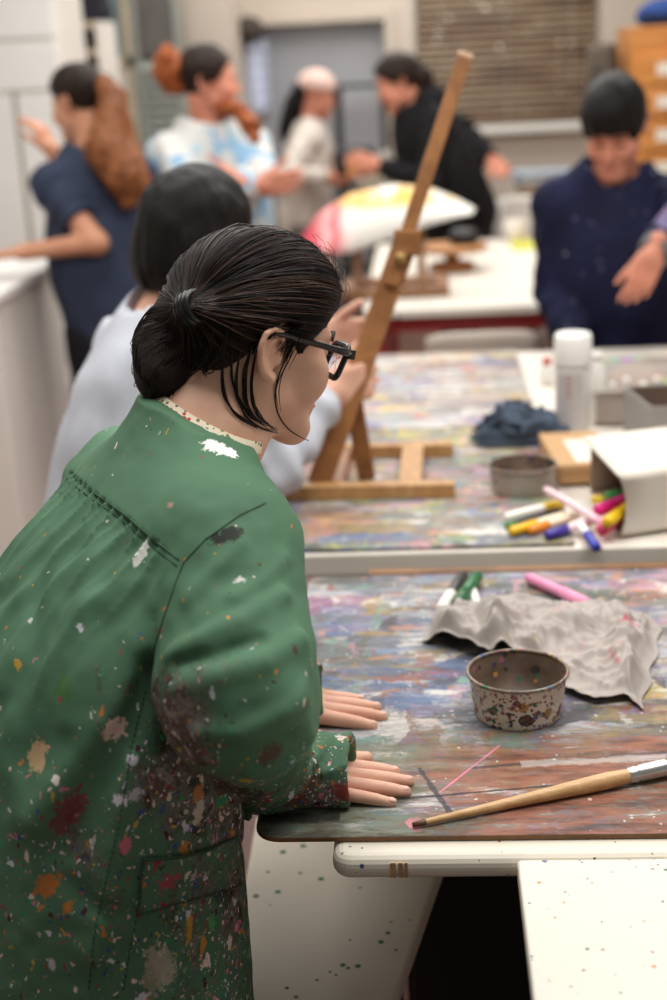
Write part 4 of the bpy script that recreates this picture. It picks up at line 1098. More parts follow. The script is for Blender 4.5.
# white carton on its side
CARD = simple('white_card', (222, 214, 202), .6, .03, 5); CARD_SHADED = simple('shaded_card_inside', (150, 130, 112), .75, .08, 8); KRAFT = simple('brown_cardboard', (190, 150, 104), .7, .08, 7)  # inside card is browner and darker: the carton's inner shadow as colour
def carton():
    A = onz(621, 536, TT_); ex = norm(onz(667, 529, TT_)-A); ey = norm(onz(597, 500, TT_)-A); ey = norm(ey*1.0+V3(-.02, .1, 0)); ez = UP
    e = empty('carton', A+ex*.1+ey*.1, 'open white carton lying on its side with marker pens spilling out', 'box')
    W, D, H, t = .26, .26, .112, .0025
    Pt = lambda x, y, z: A+ex*x+ey*y+ez*z
    def panel(name, c4, m, cur=0, flip=1):
        n = 12; P = np.zeros((n, 6, 3))
        for i in range(n):
            for j in range(6):
                u, v = i/(n-1), j/5
                P[i, j] = (c4[0]*(1-u)+c4[1]*u)*(1-v)+(c4[3]*(1-u)+c4[2]*u)*v
                if cur: P[i, j] += ex*cur*math.sin(u*PI)*(1-v)
        return MB().grid(P).build(name, m, e, solid=t)
    panel('bottom', [Pt(0, 0, .0015), Pt(0, D, .0015), Pt(W, D, .0015), Pt(W, 0, .0015)], CARD_SHADED)
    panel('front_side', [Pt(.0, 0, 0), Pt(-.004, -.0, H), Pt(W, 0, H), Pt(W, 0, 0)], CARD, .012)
    panel('back_side', [Pt(.0, D, 0), Pt(0, D, H), Pt(W, D, H), Pt(W, D, 0)], CARD_SHADED)
    panel('top_side', [Pt(-.006, 0, H), Pt(-.02, D, H+.004), Pt(W, D, H), Pt(W, 0, H)], CARD)
    panel('end_side', [Pt(W, 0, 0), Pt(W, D, 0), Pt(W, D, H), Pt(W, 0, H)], CARD)
carton()
def kraftbox():
    M = Matrix.Translation((.303, 2.80, TT_)) @ Matrix.Rotation(math.radians(4), 4, 'Z')
    e = empty('cardboard_box', (.303, 2.80, TT_), 'flat brown cardboard box with a white label, beside the grey tin', 'box')
    MB().box((-.062, -.10, 0), (.058, .15, .036), M).build('base', KRAFT, e, bevel=.002)
    MB().box((-.064, -.102, .022), (.060, .152, .040), M).build('lid', KRAFT, e, bevel=.002)
    MB().box((-.022, -.08, .0401), (.05, .09, .0406), M).build('paper_label', CARD, e)
kraftbox()
def greybox():
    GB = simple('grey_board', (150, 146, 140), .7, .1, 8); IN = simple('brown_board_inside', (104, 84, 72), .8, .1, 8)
    o = V3(.455, 2.86, TT_); e = empty('storage_box', o, 'open grey cardboard box with a dark inside, behind the white carton', 'box')
    w, d, h, t = .30, .20, .112, .004
    R_ = Matrix.Translation(Vector(o)) @ Matrix.Rotation(math.radians(8), 4, 'Z')
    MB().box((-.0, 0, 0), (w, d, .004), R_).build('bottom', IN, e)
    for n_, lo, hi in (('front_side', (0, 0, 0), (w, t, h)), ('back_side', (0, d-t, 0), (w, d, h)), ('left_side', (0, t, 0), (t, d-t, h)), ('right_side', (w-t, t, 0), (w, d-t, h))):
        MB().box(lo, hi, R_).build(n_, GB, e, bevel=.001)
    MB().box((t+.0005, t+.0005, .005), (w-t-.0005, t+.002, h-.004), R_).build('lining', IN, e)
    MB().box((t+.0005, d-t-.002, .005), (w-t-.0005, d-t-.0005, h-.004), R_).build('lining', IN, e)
    P = np.array([[tuple(R_ @ Vector((.09+.02*u+.03*v, .03+.12*u, .05+.09*v))) for v in np.linspace(0, 1, 5)] for u in np.linspace(0, 1, 5)])
    s = MB().grid(P).build('paper_sheet', CARD, solid=.001); tag(s, 'white paper sheet sticking up out of the grey cardboard box', 'paper')
    m_ = MB().lathe([(0, 0), (.018, 0), (.022, .004), (.022, .06), (.017, .066), (0, .067)], V3(*(R_ @ Vector((.20, .06, .005)))), 20).build('paint_pot', simple('ochre_plastic', (206, 160, 50), .4, .06, 9)); tag(m_, 'small ochre pot standing inside the grey cardboard box', 'pot')
greybox()
# tall white dispenser bottle
def bottle():
    c = onz(569, 434, TT_)+V3(.012, .035, 0); e = empty('bottle', c, 'tall white plastic bottle with a wide cap, upright beside the blue-grey cloth', 'bottle')
    r = .040
    MB().lathe([(0, 0), (r-.003, 0), (r, .003), (r, .150), (r-.003, .154), (0, .155)], c, 40).build('body', simple('milky_plastic', (206, 202, 198), .35, .03, 6), e)
    MB().lathe([(0, .1545), (r+.002, .1545), (r+.003, .158), (r+.002, .218), (r-.001, .224), (r-.006, .226), (0, .2265)], c, 40).build('cap', simple('white_cap', (240, 238, 234), .4, .02, 6), e)
    lm = simple('bottle_label', (190, 184, 182), .5, .06, 9)
    a = np.linspace(math.radians(205), math.radians(300), 18); P = np.array([[(c[0]+(r+.0006)*math.cos(t), c[1]+(r+.0006)*math.sin(t), c[2]+z) for z in (.02, .14)] for t in a])
    lb = MB().grid(P).build('label', lm, e)
    mb = MB()
    for k, z in enumerate(np.linspace(.085, .132, 5)):
        tt = np.linspace(math.radians(246), math.radians(256), 4); P = np.array([[(c[0]+(r+.0011)*math.cos(t), c[1]+(r+.0011)*math.sin(t), c[2]+z+q) for q in (0, .006)] for t in tt]); mb.grid(P)
    mb.build('label_marks', simple('label_red', (170, 100, 96), .5), lb)
    c2 = c+V3(.062, .07, 0)
    e2 = empty('bottle', c2, 'slim white tube standing just right of the tall white bottle', 'bottle')
    MB().lathe([(0, 0), (.018, 0), (.019, .003), (.019, .13), (.012, .14), (.010, .145)], c2, 24).build('body', simple('white_tube', (232, 230, 224), .4, .03, 6), e2)
    MB().lathe([(.0, .1445), (.011, .1445), (.011, .165), (0, .166)], c2, 24).build('cap', simple('white_cap', (240, 238, 234), .4), e2)
    c3 = onz(548, 384, TT_)+V3(0, .03, 0); e3 = empty('glue_bottle', c3, 'little red-capped bottle standing left behind the tall white bottle', 'bottle')
    MB().lathe([(0, 0), (.017, 0), (.018, .003), (.018, .035), (.012, .045)], c3, 20).build('body', simple('white_tube', (232, 230, 224), .4), e3)
    MB().lathe([(.0, .044), (.012, .044), (.011, .062), (0, .064)], c3, 20).build('cap', simple('red_cap', (190, 70, 50), .4), e3)
bottle()
# see-through tub with stains
def tub():
    pl = NT('cloudy_plastic'); c = pl.coord()
    st_ = pl.vor(c, 22, out=None)
    mk = pl.math('MULTIPLY', pl.math('GREATER_THAN', pl.noise(c, 9, 2), .55), pl.math('LESS_THAN', st_.outputs['Distance'], .45))
    base = pl.ramp(pl.noise(c, 7, 4), [(.35, srgb(206, 196, 186)), (.65, srgb(176, 160, 152))])
    col = pl.mix(mk, base, pl.hsv(st_.outputs['Color'], .5, .9, .9))
    m_ = pl.done(col, .25, .5, Transmission_Weight=.35)
    o = onz(596, 424, TT_); w, d, h, t = .36, .34, .070, .004
    e = empty('plastic_tub', o, 'cloudy plastic tub with paint stains, right of the tall white bottle', 'tub')
    R_ = Matrix.Translation(Vector(o)) @ Matrix.Rotation(math.radians(-3), 4, 'Z')
    mb = MB(); mb.box((0, 0, 0), (w, d, t), R_); mb.box((0, 0, t), (w, t, h), R_); mb.box((0, d-t, t), (w, d, h), R_); mb.box((0, t, t), (t, d-t, h), R_); mb.box((w-t, t, t), (w, d-t, h), R_)
    mb.build('body', m_, e)
    mb = MB(); mb.box((-.008, -.008, h), (w+.008, d+.008, h+.010), R_); mb.build('lid', m_, e, bevel=.003)
    rg = random.Random(4); cols = [(224, 150, 50), (214, 190, 60), (200, 90, 80), (110, 150, 190), (226, 206, 200), (170, 110, 150), (120, 160, 100)]
    for k in range(9):
        x, y = .04+.035*k, .03+.05*(k % 2)
        p = V3(*(R_ @ Vector((x, y, t+.0005))))
        tb_ = empty('paint_tube', p, ['orange', 'yellow', 'red', 'blue', 'white', 'mauve', 'green', 'second orange', 'second yellow'][k]+' paint tube seen through the side of the cloudy tub', 'tube', 'paint tubes in the cloudy tub')
        MB().lathe([(0, 0), (.013, 0), (.014, .003), (.014, .055+.01*rg.random()), (.010, .072)], p, 14).build('tube', pm(cols[k % 7]), tb_)
        MB().lathe([(0, .0715), (.008, .0715), (.007, .086), (0, .087)], p, 14).build('cap', pm((236, 234, 228)), tb_)
tub()
# blue-grey cloth
def wad(name, px, size, mat, label, seed, cat):
    c = onz(*px, TT_)
    def f(p):
        q = (p-c)/V3(*size)
        r = np.linalg.norm(q*V3(1, 1, 1), axis=1)
        d = (r-1)*min(size)
        d = d + .020*(np.abs(vnoise(p*V3(1, 1.3, 1.6), 22, seed))*2-1)*.9 + .010*(np.abs(vnoise(p, 48, seed+1))*2-.8)+.003*vnoise(p, 110, seed+2)
        return smax(d*.8, TT_+.001-p[:, 2], .004)
    o, v, F = mesh_sdf(name, f, c-V3(size[0]*1.5, size[1]*1.6, .01), c+V3(size[0]*1.5, size[1]*1.6, size[2]*1.9), .0035, mat, None)
    off = V3(c[0], c[1], TT_); o.data.transform(Matrix.Translation(Vector(-off))); o.location = off
    tag(o, label, cat)
DENIM = cloth_tex('blue_grey_cloth', (78, 90, 106), ((20, .6, (60, 70, 84), .7), (14, .66, (160, 166, 172), .5)))
wad('cloth', (520, 441), (.082, .055, .068), DENIM, 'crumpled blue-grey cloth on the painted board before the tall white bottle', 31, 'cloth')

# wooden table easel
def easel():
    W1 = wood('easel_wood', (128, 82, 44), (176, 120, 70), .5, (1, 1, 1), 14); W2 = wood('easel_base_wood', (176, 128, 78), (206, 160, 104), .5, (6, 2, 2), 6)
    e = empty('table_easel', (-.13, 2.78, TT_), 'tall wooden table easel with a raised mast on the middle painted board', 'easel')
    z = TT_+.0145
    MB().bar((-.300, 2.655, z), (.040, 2.645, z), .034, .029).build('base_bar', W2, e, bevel=.002)
    MB().bar((-.200, 2.945, z), (.042, 2.935, z), .034, .029).build('base_bar', W2, e, bevel=.002)
    MB().bar((-.050, 2.664, z+.003), (-.045, 2.925, z+.003), .046, .022).build('cross_bar', W2, e, bevel=.002)
    MB().bar((-.200, 2.664, z), (-.196, 2.935, z), .03, .022).build('cross_bar', W1, e, bevel=.002)
    a = V3(-.236, 2.69, z+.004); t1 = ony(407, 238, 2.80); t2 = ony(464, 58, 2.86)
    MB().bar(a, t1, .048, .026, (0, -1, 0)).build('lower_mast', W1, e, bevel=.002)
    k0 = a+(t1-a)*.82
    MB().bar(k0+V3(0, -.022, 0), t2+V3(0, -.022, 0), .029, .020, (0, -1, 0)).build('sliding_mast', W1, e, bevel=.002)
    MB().bar(t2+V3(0, -.022, 0), t2+norm(t2-k0)*.010+V3(0, -.022, 0), .030, .021, (0, -1, 0)).build('mast_end', simple('pale_end_grain', (206, 168, 138), .6, .1, 30), e, bevel=.002)
    b0 = V3(-.141, 2.77, TT_+.003); b1 = ony(352, 396, 2.735)
    MB().bar(b0, b1+V3(.0, .02, 0), .036, .018, (0, -1, 0)).build('prop', W1, e, bevel=.002)
    MB().bar(t1+V3(-.002, -.028, -.03), t1+V3(.002, -.028, .02), .052, .02, (0, -1, 0)).build('mast_clamp', W1, e, bevel=.003)
    d = norm(t1-a); c = a+d*np.linalg.norm(t1-a)*.93+V3(0, -.04, 0)
    MB().lathe([(0, 0), (.012, 0), (.013, .003), (.013, .010), (.0, .012)], c, 18, (0, -1, 0)).build('clamp_knob', simple('brass_knob', (150, 120, 70), .35, Metallic=.6), e)
    GP = simple('green_paint', (40, 140, 100), .4, .1, 30)
    mb = MB(); mb.box((-.145, 2.6335, z-.012), (-.055, 2.6345, z+.010)); mb.build('paint_stain', GP, e)
    return a, t1
EA, ET = easel()

# ------------------------------------------------------------------ under the table
BOARD = simple('white_bench_paint', (226, 216, 198), .55, .05, 4, speck=((24, .10, .70, .45),))
def bench():
    t = NT('green_dripped_white'); c = t.coord()
    base = t.ramp(t.noise(c, 3, 4), [(.3, srgb(214, 203, 186)), (.7, srgb(230, 221, 206))])
    P_ = [onz(x, y, .45) for x, y in ((283, 852), (303, 846), (268, 872), (300, 873), (321, 879), (278, 892), (256, 896), (388, 933), (381, 942), (358, 966), (343, 965), (348, 968), (336, 975), (330, 972), (396, 950), (287, 988), (296, 997), (317, 980), (360, 888), (391, 922), (270, 905), (410, 920), (350, 940))]
    m = None; geo = t.n('ShaderNodeNewGeometry').outputs['Position']; rg = random.Random(2)
    nz = t.math('MULTIPLY', t.math('SUBTRACT', t.noise(c, 90, 3), .5), .5)
    col = base
    for k, p in enumerate(P_):
        d = t.n('ShaderNodeVectorMath', operation='DISTANCE'); t.l(geo, d.inputs[0]); d.inputs[1].default_value = tuple(p)
        r = rg.uniform(.0035, .0065) if k < 12 else rg.uniform(.002, .004)
        q = t.math('ADD', t.math('DIVIDE', d.outputs['Value'], r), nz)
        col = t.mix(t.ramp(q, [(.55, 1), (1, 0)]), col, srgb(44, 112, 50) if k % 3 else srgb(36, 92, 40))
    mat = t.done(col, .6)
    e = empty('bench', (-.2, 1.75, 0), 'low white bench splashed with green drops under the front of the painted table', 'bench')
    poly = [tuple(onz(x, y, .45)[:2]) for x, y in ((442, 868), (396, 1000))]
    (x1, y1), (x0, y0) = poly
    dx, dy = (x0-x1), (y0-y1)
    P4 = [(-.285, 1.36), (x0+dx*.30, y0+dy*.30), (x1-dx*.22, y1-dy*.22), (-.30, 1.945)]
    MB().prism(P4, .425, .45).build('seat', mat, e, bevel=.008, seg=4)
    for (x, y) in ((-.235, 1.64), (x0-.06, y0+.02), (x1-.08, y1-.06), (-.26, 1.80)):
        mb = MB(); mb.bar((x, y, 0), (x, y, .426), .035, .035, (0, 1, 0)); mb.build('leg', DARK, e, bevel=.003)
bench()
def under_table_dark():  # cabinet added where there is only shade, to make the space black
    BK = simple('shade_black', (22, 20, 21), .6, .2, 6)
    e = empty('cabinet', (.45, 2.0, 0), 'added low black cabinet standing in for the deep shade under the front table', 'cabinet')
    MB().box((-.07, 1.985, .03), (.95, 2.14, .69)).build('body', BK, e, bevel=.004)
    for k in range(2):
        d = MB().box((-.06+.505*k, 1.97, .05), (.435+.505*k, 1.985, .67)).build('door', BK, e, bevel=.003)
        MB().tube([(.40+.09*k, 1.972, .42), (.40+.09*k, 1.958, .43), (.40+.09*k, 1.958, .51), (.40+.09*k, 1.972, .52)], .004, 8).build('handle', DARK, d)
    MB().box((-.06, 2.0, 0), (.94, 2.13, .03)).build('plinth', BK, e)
under_table_dark()
# ------------------------------------------------------------------ the other people
def fabric(name, rgb, var=.18, spots=None, rough=.8, sc=7):
    t = NT(name); c = t.coord()
    col = t.ramp(t.noise(c, sc, 4), [(.3, srgb(*[x*(1-var) for x in rgb])), (.7, srgb(*[min(255, x*(1+var*.5)) for x in rgb]))])
    for k, (scl, th, rgbs, amt, sharp) in enumerate(spots or ()):
        m = t.ramp(t.noise(t.coord((1, 1, 1), (k*2.3+1, k*1.7, k)), scl, 3, .5), [(th, 0), (th+sharp, amt)])
        col = t.mix(m, col, srgb(*rgbs))
    t.bump(t.noise(c, 240, 2), .25, .001)
    return t.done(col, rough, .2)
def spine_pts(J): return J
def person(label, O, haz, hp, az, lean, s=1.0, wr=None, wl=None, pole_r=None, pole_l=None, skin=SKIN_B, shirt=None, sleeve='long', trousers=None, hem=-.06, sh_extra=.0, handr=None, handl=None,
           dn=.23, headroll=0, hips_back=0, h=.0055, hair=None, shoes=None, bulk=1.0, seed=1):
    O = V3(*O); HR_ = frame(haz, hp, headroll); B = frame(az, 0)
    r_, f_, u_ = B
    L = math.radians(lean)
    sp = u_*math.cos(L)+f_*math.sin(L)
    SM = O - sp*dn*s - f_*(.03*s)
    S = {1: SM+r_*(.165*s*bulk), -1: SM-r_*(.165*s*bulk)}
    pel = SM - sp*.46*s - f_*hips_back
    hf, hP = head_prims(O, HR_, s)
    base = V3(pel[0], pel[1], 0)
    root = empty('person', base, label, 'person')
    hip = {k: pel+r_*k*.085*s+V3(0, 0, -.05) for k in (1, -1)}
    kn = {k: V3(hip[k][0]+f_[0]*.03, hip[k][1]+f_[1]*.03, hip[k][2]*.54) for k in (1, -1)}
    an = {k: V3(hip[k][0]-f_[0]*.01, hip[k][1]-f_[1]*.01, .07) for k in (1, -1)}
    W = {1: wr if wr is not None else S[1]+V3(0, 0, -.52*s)+r_*.05, -1: wl if wl is not None else S[-1]+V3(0, 0, -.52*s)-r_*.05}
    Pl = {1: pole_r if pole_r is not None else -f_*.6+r_*.5+V3(0, 0, -.5), -1: pole_l if pole_l is not None else -f_*.6-r_*.5+V3(0, 0, -.5)}
    E_ = {k: ik(S[k], W[k], .27*s, .25*s, Pl[k]) for k in (1, -1)}
    NBk = SM+sp*.055*s
    parts = [(hf, 0), (rc(hP(0, -.03, -.05), NBk, .05*s, .056*s), .03), (rc(NBk, SM-sp*.06*s, .06*s, .11*s*bulk), .05),
             (rc(S[1], S[-1], .052*s), .05), (rc(SM-sp*.1*s, pel, .115*s*bulk, .125*s*bulk), .06)]
    for k, H in ((1, handr), (-1, handl)):
        wv = norm(W[k]-E_[k])
        H = H or {}
        d = V3(*H['d']) if 'd' in H else wv
        n = V3(*H['n']) if 'n' in H else -r_*k
        t = V3(*H['t']) if 't' in H else f_
        parts += [(rc(S[k], E_[k], .046*s, .038*s), .03), (rc(E_[k], W[k], .038*s, .027*s), .02),
                  (hand_sdf(W[k], d, n, t, H.get('curl', (.35, .4, .45, .5)), .10, s*H.get('s', 1), thumb=H.get('thumb', (.75, .55, .2))), .012)]
    for k in (1, -1):
        parts += [(rc(hip[k], kn[k], .085*s, .056*s), .04), (rc(kn[k], an[k], .056*s, .036*s), .03), (rc(an[k]+V3(0, 0, -.035), an[k]+f_*.14+V3(0, 0, -.045), .033, .024), .02)]
    bf = union(parts)
    pts = np.array([O, pel, an[1], an[-1], W[1], W[-1], E_[1], E_[-1], S[1], S[-1]])
    lo = pts.min(0)-.26; hi = pts.max(0)+.26; lo[2] = -.02; hi[2] = O[2]+.2
    body, v_, F_ = mesh_sdf('body', bf, lo, hi, h*HSC, skin, root)
    # clothes
    if shirt is not None:
        ft_ = union([(rc(SM-sp*.09*s, pel+sp*.02, .137*s*bulk, .150*s*bulk), 0), (rc(S[1], S[-1], .066*s), .06), (rc(NBk-sp*.02*s, SM-sp*.05*s, .066*s, .11*s), .05),
                     (rc(pel, pel+V3(0, 0, hem), .150*s*bulk, .155*s*bulk), .05)])
        flat = ell(SM-sp*.25*s, np.array([r_, np.cross(sp, r_), sp]), V3(.21*bulk, .145*bulk, .42)*s)
        sl = []
        for k in (1, -1):
            if sleeve == 'long':
                sl.append(rc(S[k], E_[k], .068*s, .057*s)); sl.append(rc(E_[k], W[k]-norm(W[k]-E_[k])*.02, .057*s, .043*s))
            else:
                q = S[k]+(E_[k]-S[k])*.55; sl.append(rc(S[k], q, .068*s, .066*s))
        cutn = sp; cutp = pel+V3(0, 0, hem)-sp*.06
        ends = []
        for k in (1, -1):
            if sleeve == 'long': ax = norm(W[k]-E_[k]); pt = W[k]-ax*.012
            else: ax = norm(E_[k]-S[k]); pt = S[k]+(E_[k]-S[k])*.62
            ends.append((ax, pt))
        nkax = norm(hP(0, -.03, -.05)-NBk)
        def sf(p):
            d = smin(ft_(p), np.maximum(flat(p), -(p-cutp)@sp), .04)
            d = smax(d, -((p-cutp)@sp), .01)
            d = d + .007*vnoise(p*V3(1, 1, .7), 9, seed) + .005*vnoise(p*V3(1, 1, .6), 19, seed+1)
            for i, g in enumerate(sl):
                kx = 0 if i < len(sl)//2 else 1
                ax, pt = ends[kx]
                ds = g(p)+.006*np.sin((p@ax)*75+3*vnoise(p, 9, seed+2))+.004*vnoise(p, 25, seed+3)
                ds = np.where(np.linalg.norm(p-pt, axis=1) < .13, smax(ds, (p-pt)@ax, .006), ds)
                d = smin(d, ds, .025)
            nk = np.linalg.norm((p-NBk)-((p-NBk)@nkax)[:, None]*nkax, axis=1)
            d = np.where(nk < .085*s, smax(d, (p-NBk-nkax*.012*s)@nkax, .006), d)
            return d
        mesh_sdf('shirt', sf, lo, hi, .0075*HSC, shirt, root)
    if trousers is not None:
        tf = [(rc(pel+V3(0, 0, .06), pel+V3(0, 0, -.06), .142*s*bulk, .150*s*bulk), 0)]
        for k in (1, -1): tf += [(rc(hip[k], kn[k], .102*s, .078*s), .03), (rc(kn[k], an[k], .078*s, .068*s), .03)]
        u0 = union(tf)
        mesh_sdf('trousers', lambda p: smax(u0(p)+.006*vnoise(p, 14, seed+7), .07-p[:, 2], .01), lo, V3(hi[0], hi[1], pel[2]+.22), .009*HSC, trousers, root)
    SHO = shoes or simple('black_shoe', (26, 25, 26), .5)
    for k in (1, -1):
        a = an[k]
        g = union([(rc(a+V3(0, 0, -.03)-f_*.03, a+f_*.10+V3(0, 0, -.035), .042, .040), 0), (rc(a+f_*.10+V3(0, 0, -.035), a+f_*.17+V3(0, 0, -.042), .04, .030), .02), (rc(a+V3(0, 0, .02), a+V3(0, 0, -.03), .042, .042), .02)])
        mesh_sdf('shoe', lambda p, g=g: smax(g(p), .001-p[:, 2], .003), a-.23, a+.25, .009, SHO, root)
    return dict(root=root, hP=hP, HR=HR_, O=O, s=s, S=S, W=W, E=E_, SM=SM, pel=pel, B=B, sp=sp, body=body)
def hair_for(D, zbx, zby, cap, mat, extra=(), h=.0045, seed=1, thick=1.0, part=None, cut=None):
    """cap: (centre, radii) in head space; zbx/zby: lower limit of hair over y; extra: list of (sdf, k)"""
    O, R, s, hP = D['O'], D['HR'], D['s'], D['hP']
    c1 = ell(hP(*cap[0]), R, s*V3(*cap[1]))
    def f(p):
        q = ((p-O)@R.T)/s
        d = smax(c1(p), (np.interp(q[:, 1], zbx, zby)+.011*vnoise(p*V3(1, 1, .4), 42, seed+3)-q[:, 2])*.75*s, .010)
        for g, k in extra: d = smin(d, g(p), k)
        d = d+.003*vnoise(p*V3(1, 1, .3), 60, seed)+.004*vnoise(p*V3(1, 1, .4), 25, seed+1)
        if cut: d = np.maximum(d, cut(q, p))
        return d
    o, v, F = mesh_sdf('hair', f, O-.36*s, O+.25*s, h*HSC, mat, D['root'])
    q = ((v-O)@R.T)/s
    a = np.arctan2(q[:, 0], q[:, 1]+.02)
    set_attr(o, 'flow', np.stack([a*.9, q[:, 2]*1.2, q[:, 1]*.3], 1), 'FLOAT_VECTOR')
    return o
BLACKH = hair_mat('black_hair', (5, 4, 4), (22, 17, 15)); AUB = hair_mat('auburn_hair', (58, 30, 18), (168, 104, 62), 1.0, .5); DKB = hair_mat('brown_black_hair', (16, 10, 8), (52, 34, 26))

# --- seated-height helper with a black bob, grey shirt, steadying the easel
g = EA+(ET-EA)*.58
HGR = ony(366, 372, 2.74)
D = person('person with a black bob in a pale grey shirt gripping the easel', atd(196, 243, 2.62), 52, 8, 35, 18, .97,
           wr=HGR+V3(-.075, -.02, -.035), wl=HGR+V3(-.09, .12, .045), pole_r=V3(-.2, -.6, -1), pole_l=V3(-.3, .6, -1), skin=SKIN_A,
           shirt=fabric('pale_grey_shirt', (196, 200, 210), .08), trousers=fabric('dark_trousers', (50, 50, 60)),
           handr=dict(d=(1, .25, .25), n=(.0, 1, 0), t=(.0, .1, 1), curl=(.75, .8, .8, .8)), handl=dict(d=(1, -.2, .1), n=(0, -1, 0), t=(0, 0, 1), curl=(.6, .7, .7, .7)), h=.0045, seed=5)
hP = D['hP']
bob = ell(hP(0, -.022, .018), D['HR'], .97*V3(.1, .12, .13))
hair_for(D, [-.2, -.02, .02, .05, .075, .1], [-.095, -.085, -.07, .02, .06, .09], ((0, -.004, .038), (.104, .124, .112)), BLACKH,
         extra=((ell(hP(.0, -.03, -.03), D['HR'], .97*V3(.112, .10, .092)), .03),), seed=3, cut=lambda q, p: np.where(q[:, 1] > .03, -1, -.092-q[:, 2])*.9)

# --- navy T-shirt, long auburn tail, leaning on the white counter
O2 = atd(80, 104, 4.75)
D = person('person in a navy T-shirt with a long auburn ponytail, standing at the white counter', O2, 150, 10, 128, 6, 1.0,
           wr=atd(52, 150, 4.95), wl=ony(24, 252, 4.62), pole_r=V3(0, .1, -1), pole_l=V3(.55, -.5, -.9), skin=SKIN_B, dn=.255,
           shirt=fabric('navy_tee', (52, 60, 80), .12), sleeve='short', trousers=fabric('black_trousers', (28, 28, 34)),
           handr=dict(d=(-.4, -.1, .9), n=(-1, .3, -.3), t=(-.2, -1, 0)), handl=dict(d=(-1, -.1, -.05), n=(0, .0, -1), t=(0, 1, 0), curl=(.5, .5, .5, .5)), seed=12)
hP = D['hP']
tailp = [hP(0, -.115, .045), hP(0.01, -.150, -.01), atd(105, 148, 4.62), atd(122, 178, 4.62), atd(128, 200, 4.64)]
hair_for(D, [-.2, -.09, -.04, -.01, .01, .04, .08, .1], [-.07, -.06, -.03, .02, .03, .02, .06, .09], ((0, -.008, .044), (.085, .108, .097)), DKB, seed=15)
fT = chain(tailp, [.03, .05, .07, .065, .03]); fT2 = chain([hP(.03, -.13, .0), atd(128, 160, 4.66), atd(145, 190, 4.66)], [.03, .05, .03])
o, v, F = mesh_sdf('ponytail', lambda p: smin(fT(p), fT2(p), .03)+.008*vnoise(p*V3(1, 1, .4), 18, 3)+.004*vnoise(p, 50, 4), O2-V3(.4, .45, .5), O2+V3(.5, .3, .2), .006*HSC, AUB, D['root'])
set_attr(o, 'flow', np.stack([v[:, 0]*3, v[:, 2]*.3, v[:, 1]*3], 1), 'FLOAT_VECTOR')
mb = MB(); a_ = np.linspace(0, 2*PI, 20); c_ = hP(0, -.122, .035); mb.tube(c_+np.stack([np.cos(a_)*.035, np.cos(a_)*.02, np.sin(a_)*.035], 1), .008, 6, False); mb.build('hair_tie', ELA, D['root'])
TATM = simple('tattoo_ink', (96, 84, 84), .6)

# --- white and blue sweater
O3 = atd(208, 84, 5.35)
SW = fabric('white_blue_sweater', (204, 204, 200), .05, ((9, .54, (128, 172, 204), .9, .05), (16, .60, (160, 192, 212), .8, .05)))
D = person('person in a white and pale blue sweater with arms folded and a red-brown curly bun', O3, 8, 0, -50, -2, 1.06,
           wr=atd(262, 186, 5.10), wl=atd(236, 182, 5.10), pole_r=V3(-1, .0, -.9), pole_l=V3(1, .1, -.9), skin=SKIN_C, shirt=SW, trousers=fabric('blue_jeans', (92, 130, 170), .15), hem=-.10,
           handr=dict(d=(.9, -.1, .1), n=(0, 1, 0), t=(0, 0, 1)), handl=dict(d=(-.9, -.2, .15), n=(0, 1, 0), t=(0, 0, 1)), bulk=1.12, seed=22)
hP = D['hP']
hair_for(D, [-.2, -.09, -.04, -.01, .01, .04, .08, .1], [-.07, -.07, -.04, .0, .01, .02, .07, .1], ((0, -.008, .044), (.088, .110, .100)), DKB, seed=25)
fB = union([(ell(hP(-.01, -.135, .06), D['HR'], V3(.072, .062, .085)), 0), (ell(hP(-.01, -.115, .01), D['HR'], V3(.05, .05, .05)), .02)])
CURL = hair_mat('copper_curls', (92, 42, 18), (190, 104, 54), 1.0, .5)
o, v, F = mesh_sdf('hair_bun', lambda p: fB(p)+.014*vnoise(p, 32, 5)+.007*vnoise(p, 70, 6), O3-.35, O3+.35, .006*HSC, CURL, D['root'])
set_attr(o, 'flow', v*4, 'FLOAT_VECTOR')
fB2 = chain([hP(-.05, .0, -.07), atd(241, 112, 5.22), atd(251, 126, 5.16), atd(254, 137, 5.14)], [.02, .030, .036, .018])
o, v, F = mesh_sdf('side_curls', lambda p: fB2(p)+.011*vnoise(p, 32, 5)+.006*vnoise(p, 70, 6), O3-.4, O3+.4, .006*HSC, CURL, D['root'])
set_attr(o, 'flow', v*4, 'FLOAT_VECTOR')

# --- far: pale coat and headscarf
O4 = atd(316, 97, 8.0)
D = person('person in a pale coat and pinkish cap far behind, long dark hair', O4, 5, 12, 5, 6, 1.0, wr=atd(330, 178, 7.8), wl=atd(335, 165, 8.1), skin=SKIN_C,
           shirt=fabric('pale_coat', (216, 206, 196), .1, ((8, .62, (200, 180, 160), .5, .08),)), trousers=fabric('grey_trousers', (120, 112, 108)), hem=-.38, seed=32, h=.007)
hP = D['hP']
CAPM = fabric('pink_cap_cloth', (222, 190, 178), .08)
fc = ell(hP(0, -.006, .055), D['HR'], V3(.092, .116, .1))
mesh_sdf('cap', lambda p: smax(fc(p), (.045-((p-O4)@D['HR'].T)[:, 2]), .01), O4-.2, O4+.25, .006, CAPM, D['root'])
fh = chain([hP(0, -.09, .02), hP(0, -.12, -.08), hP(0, -.14, -.2), hP(0, -.15, -.27)], [.06, .06, .05, .02])
o, v, F = mesh_sdf('hair', lambda p: fh(p)+.006*vnoise(p, 30, 5), O4-.4, O4+.3, .007, BLACKH, D['root']); set_attr(o, 'flow', v*5, 'FLOAT_VECTOR')

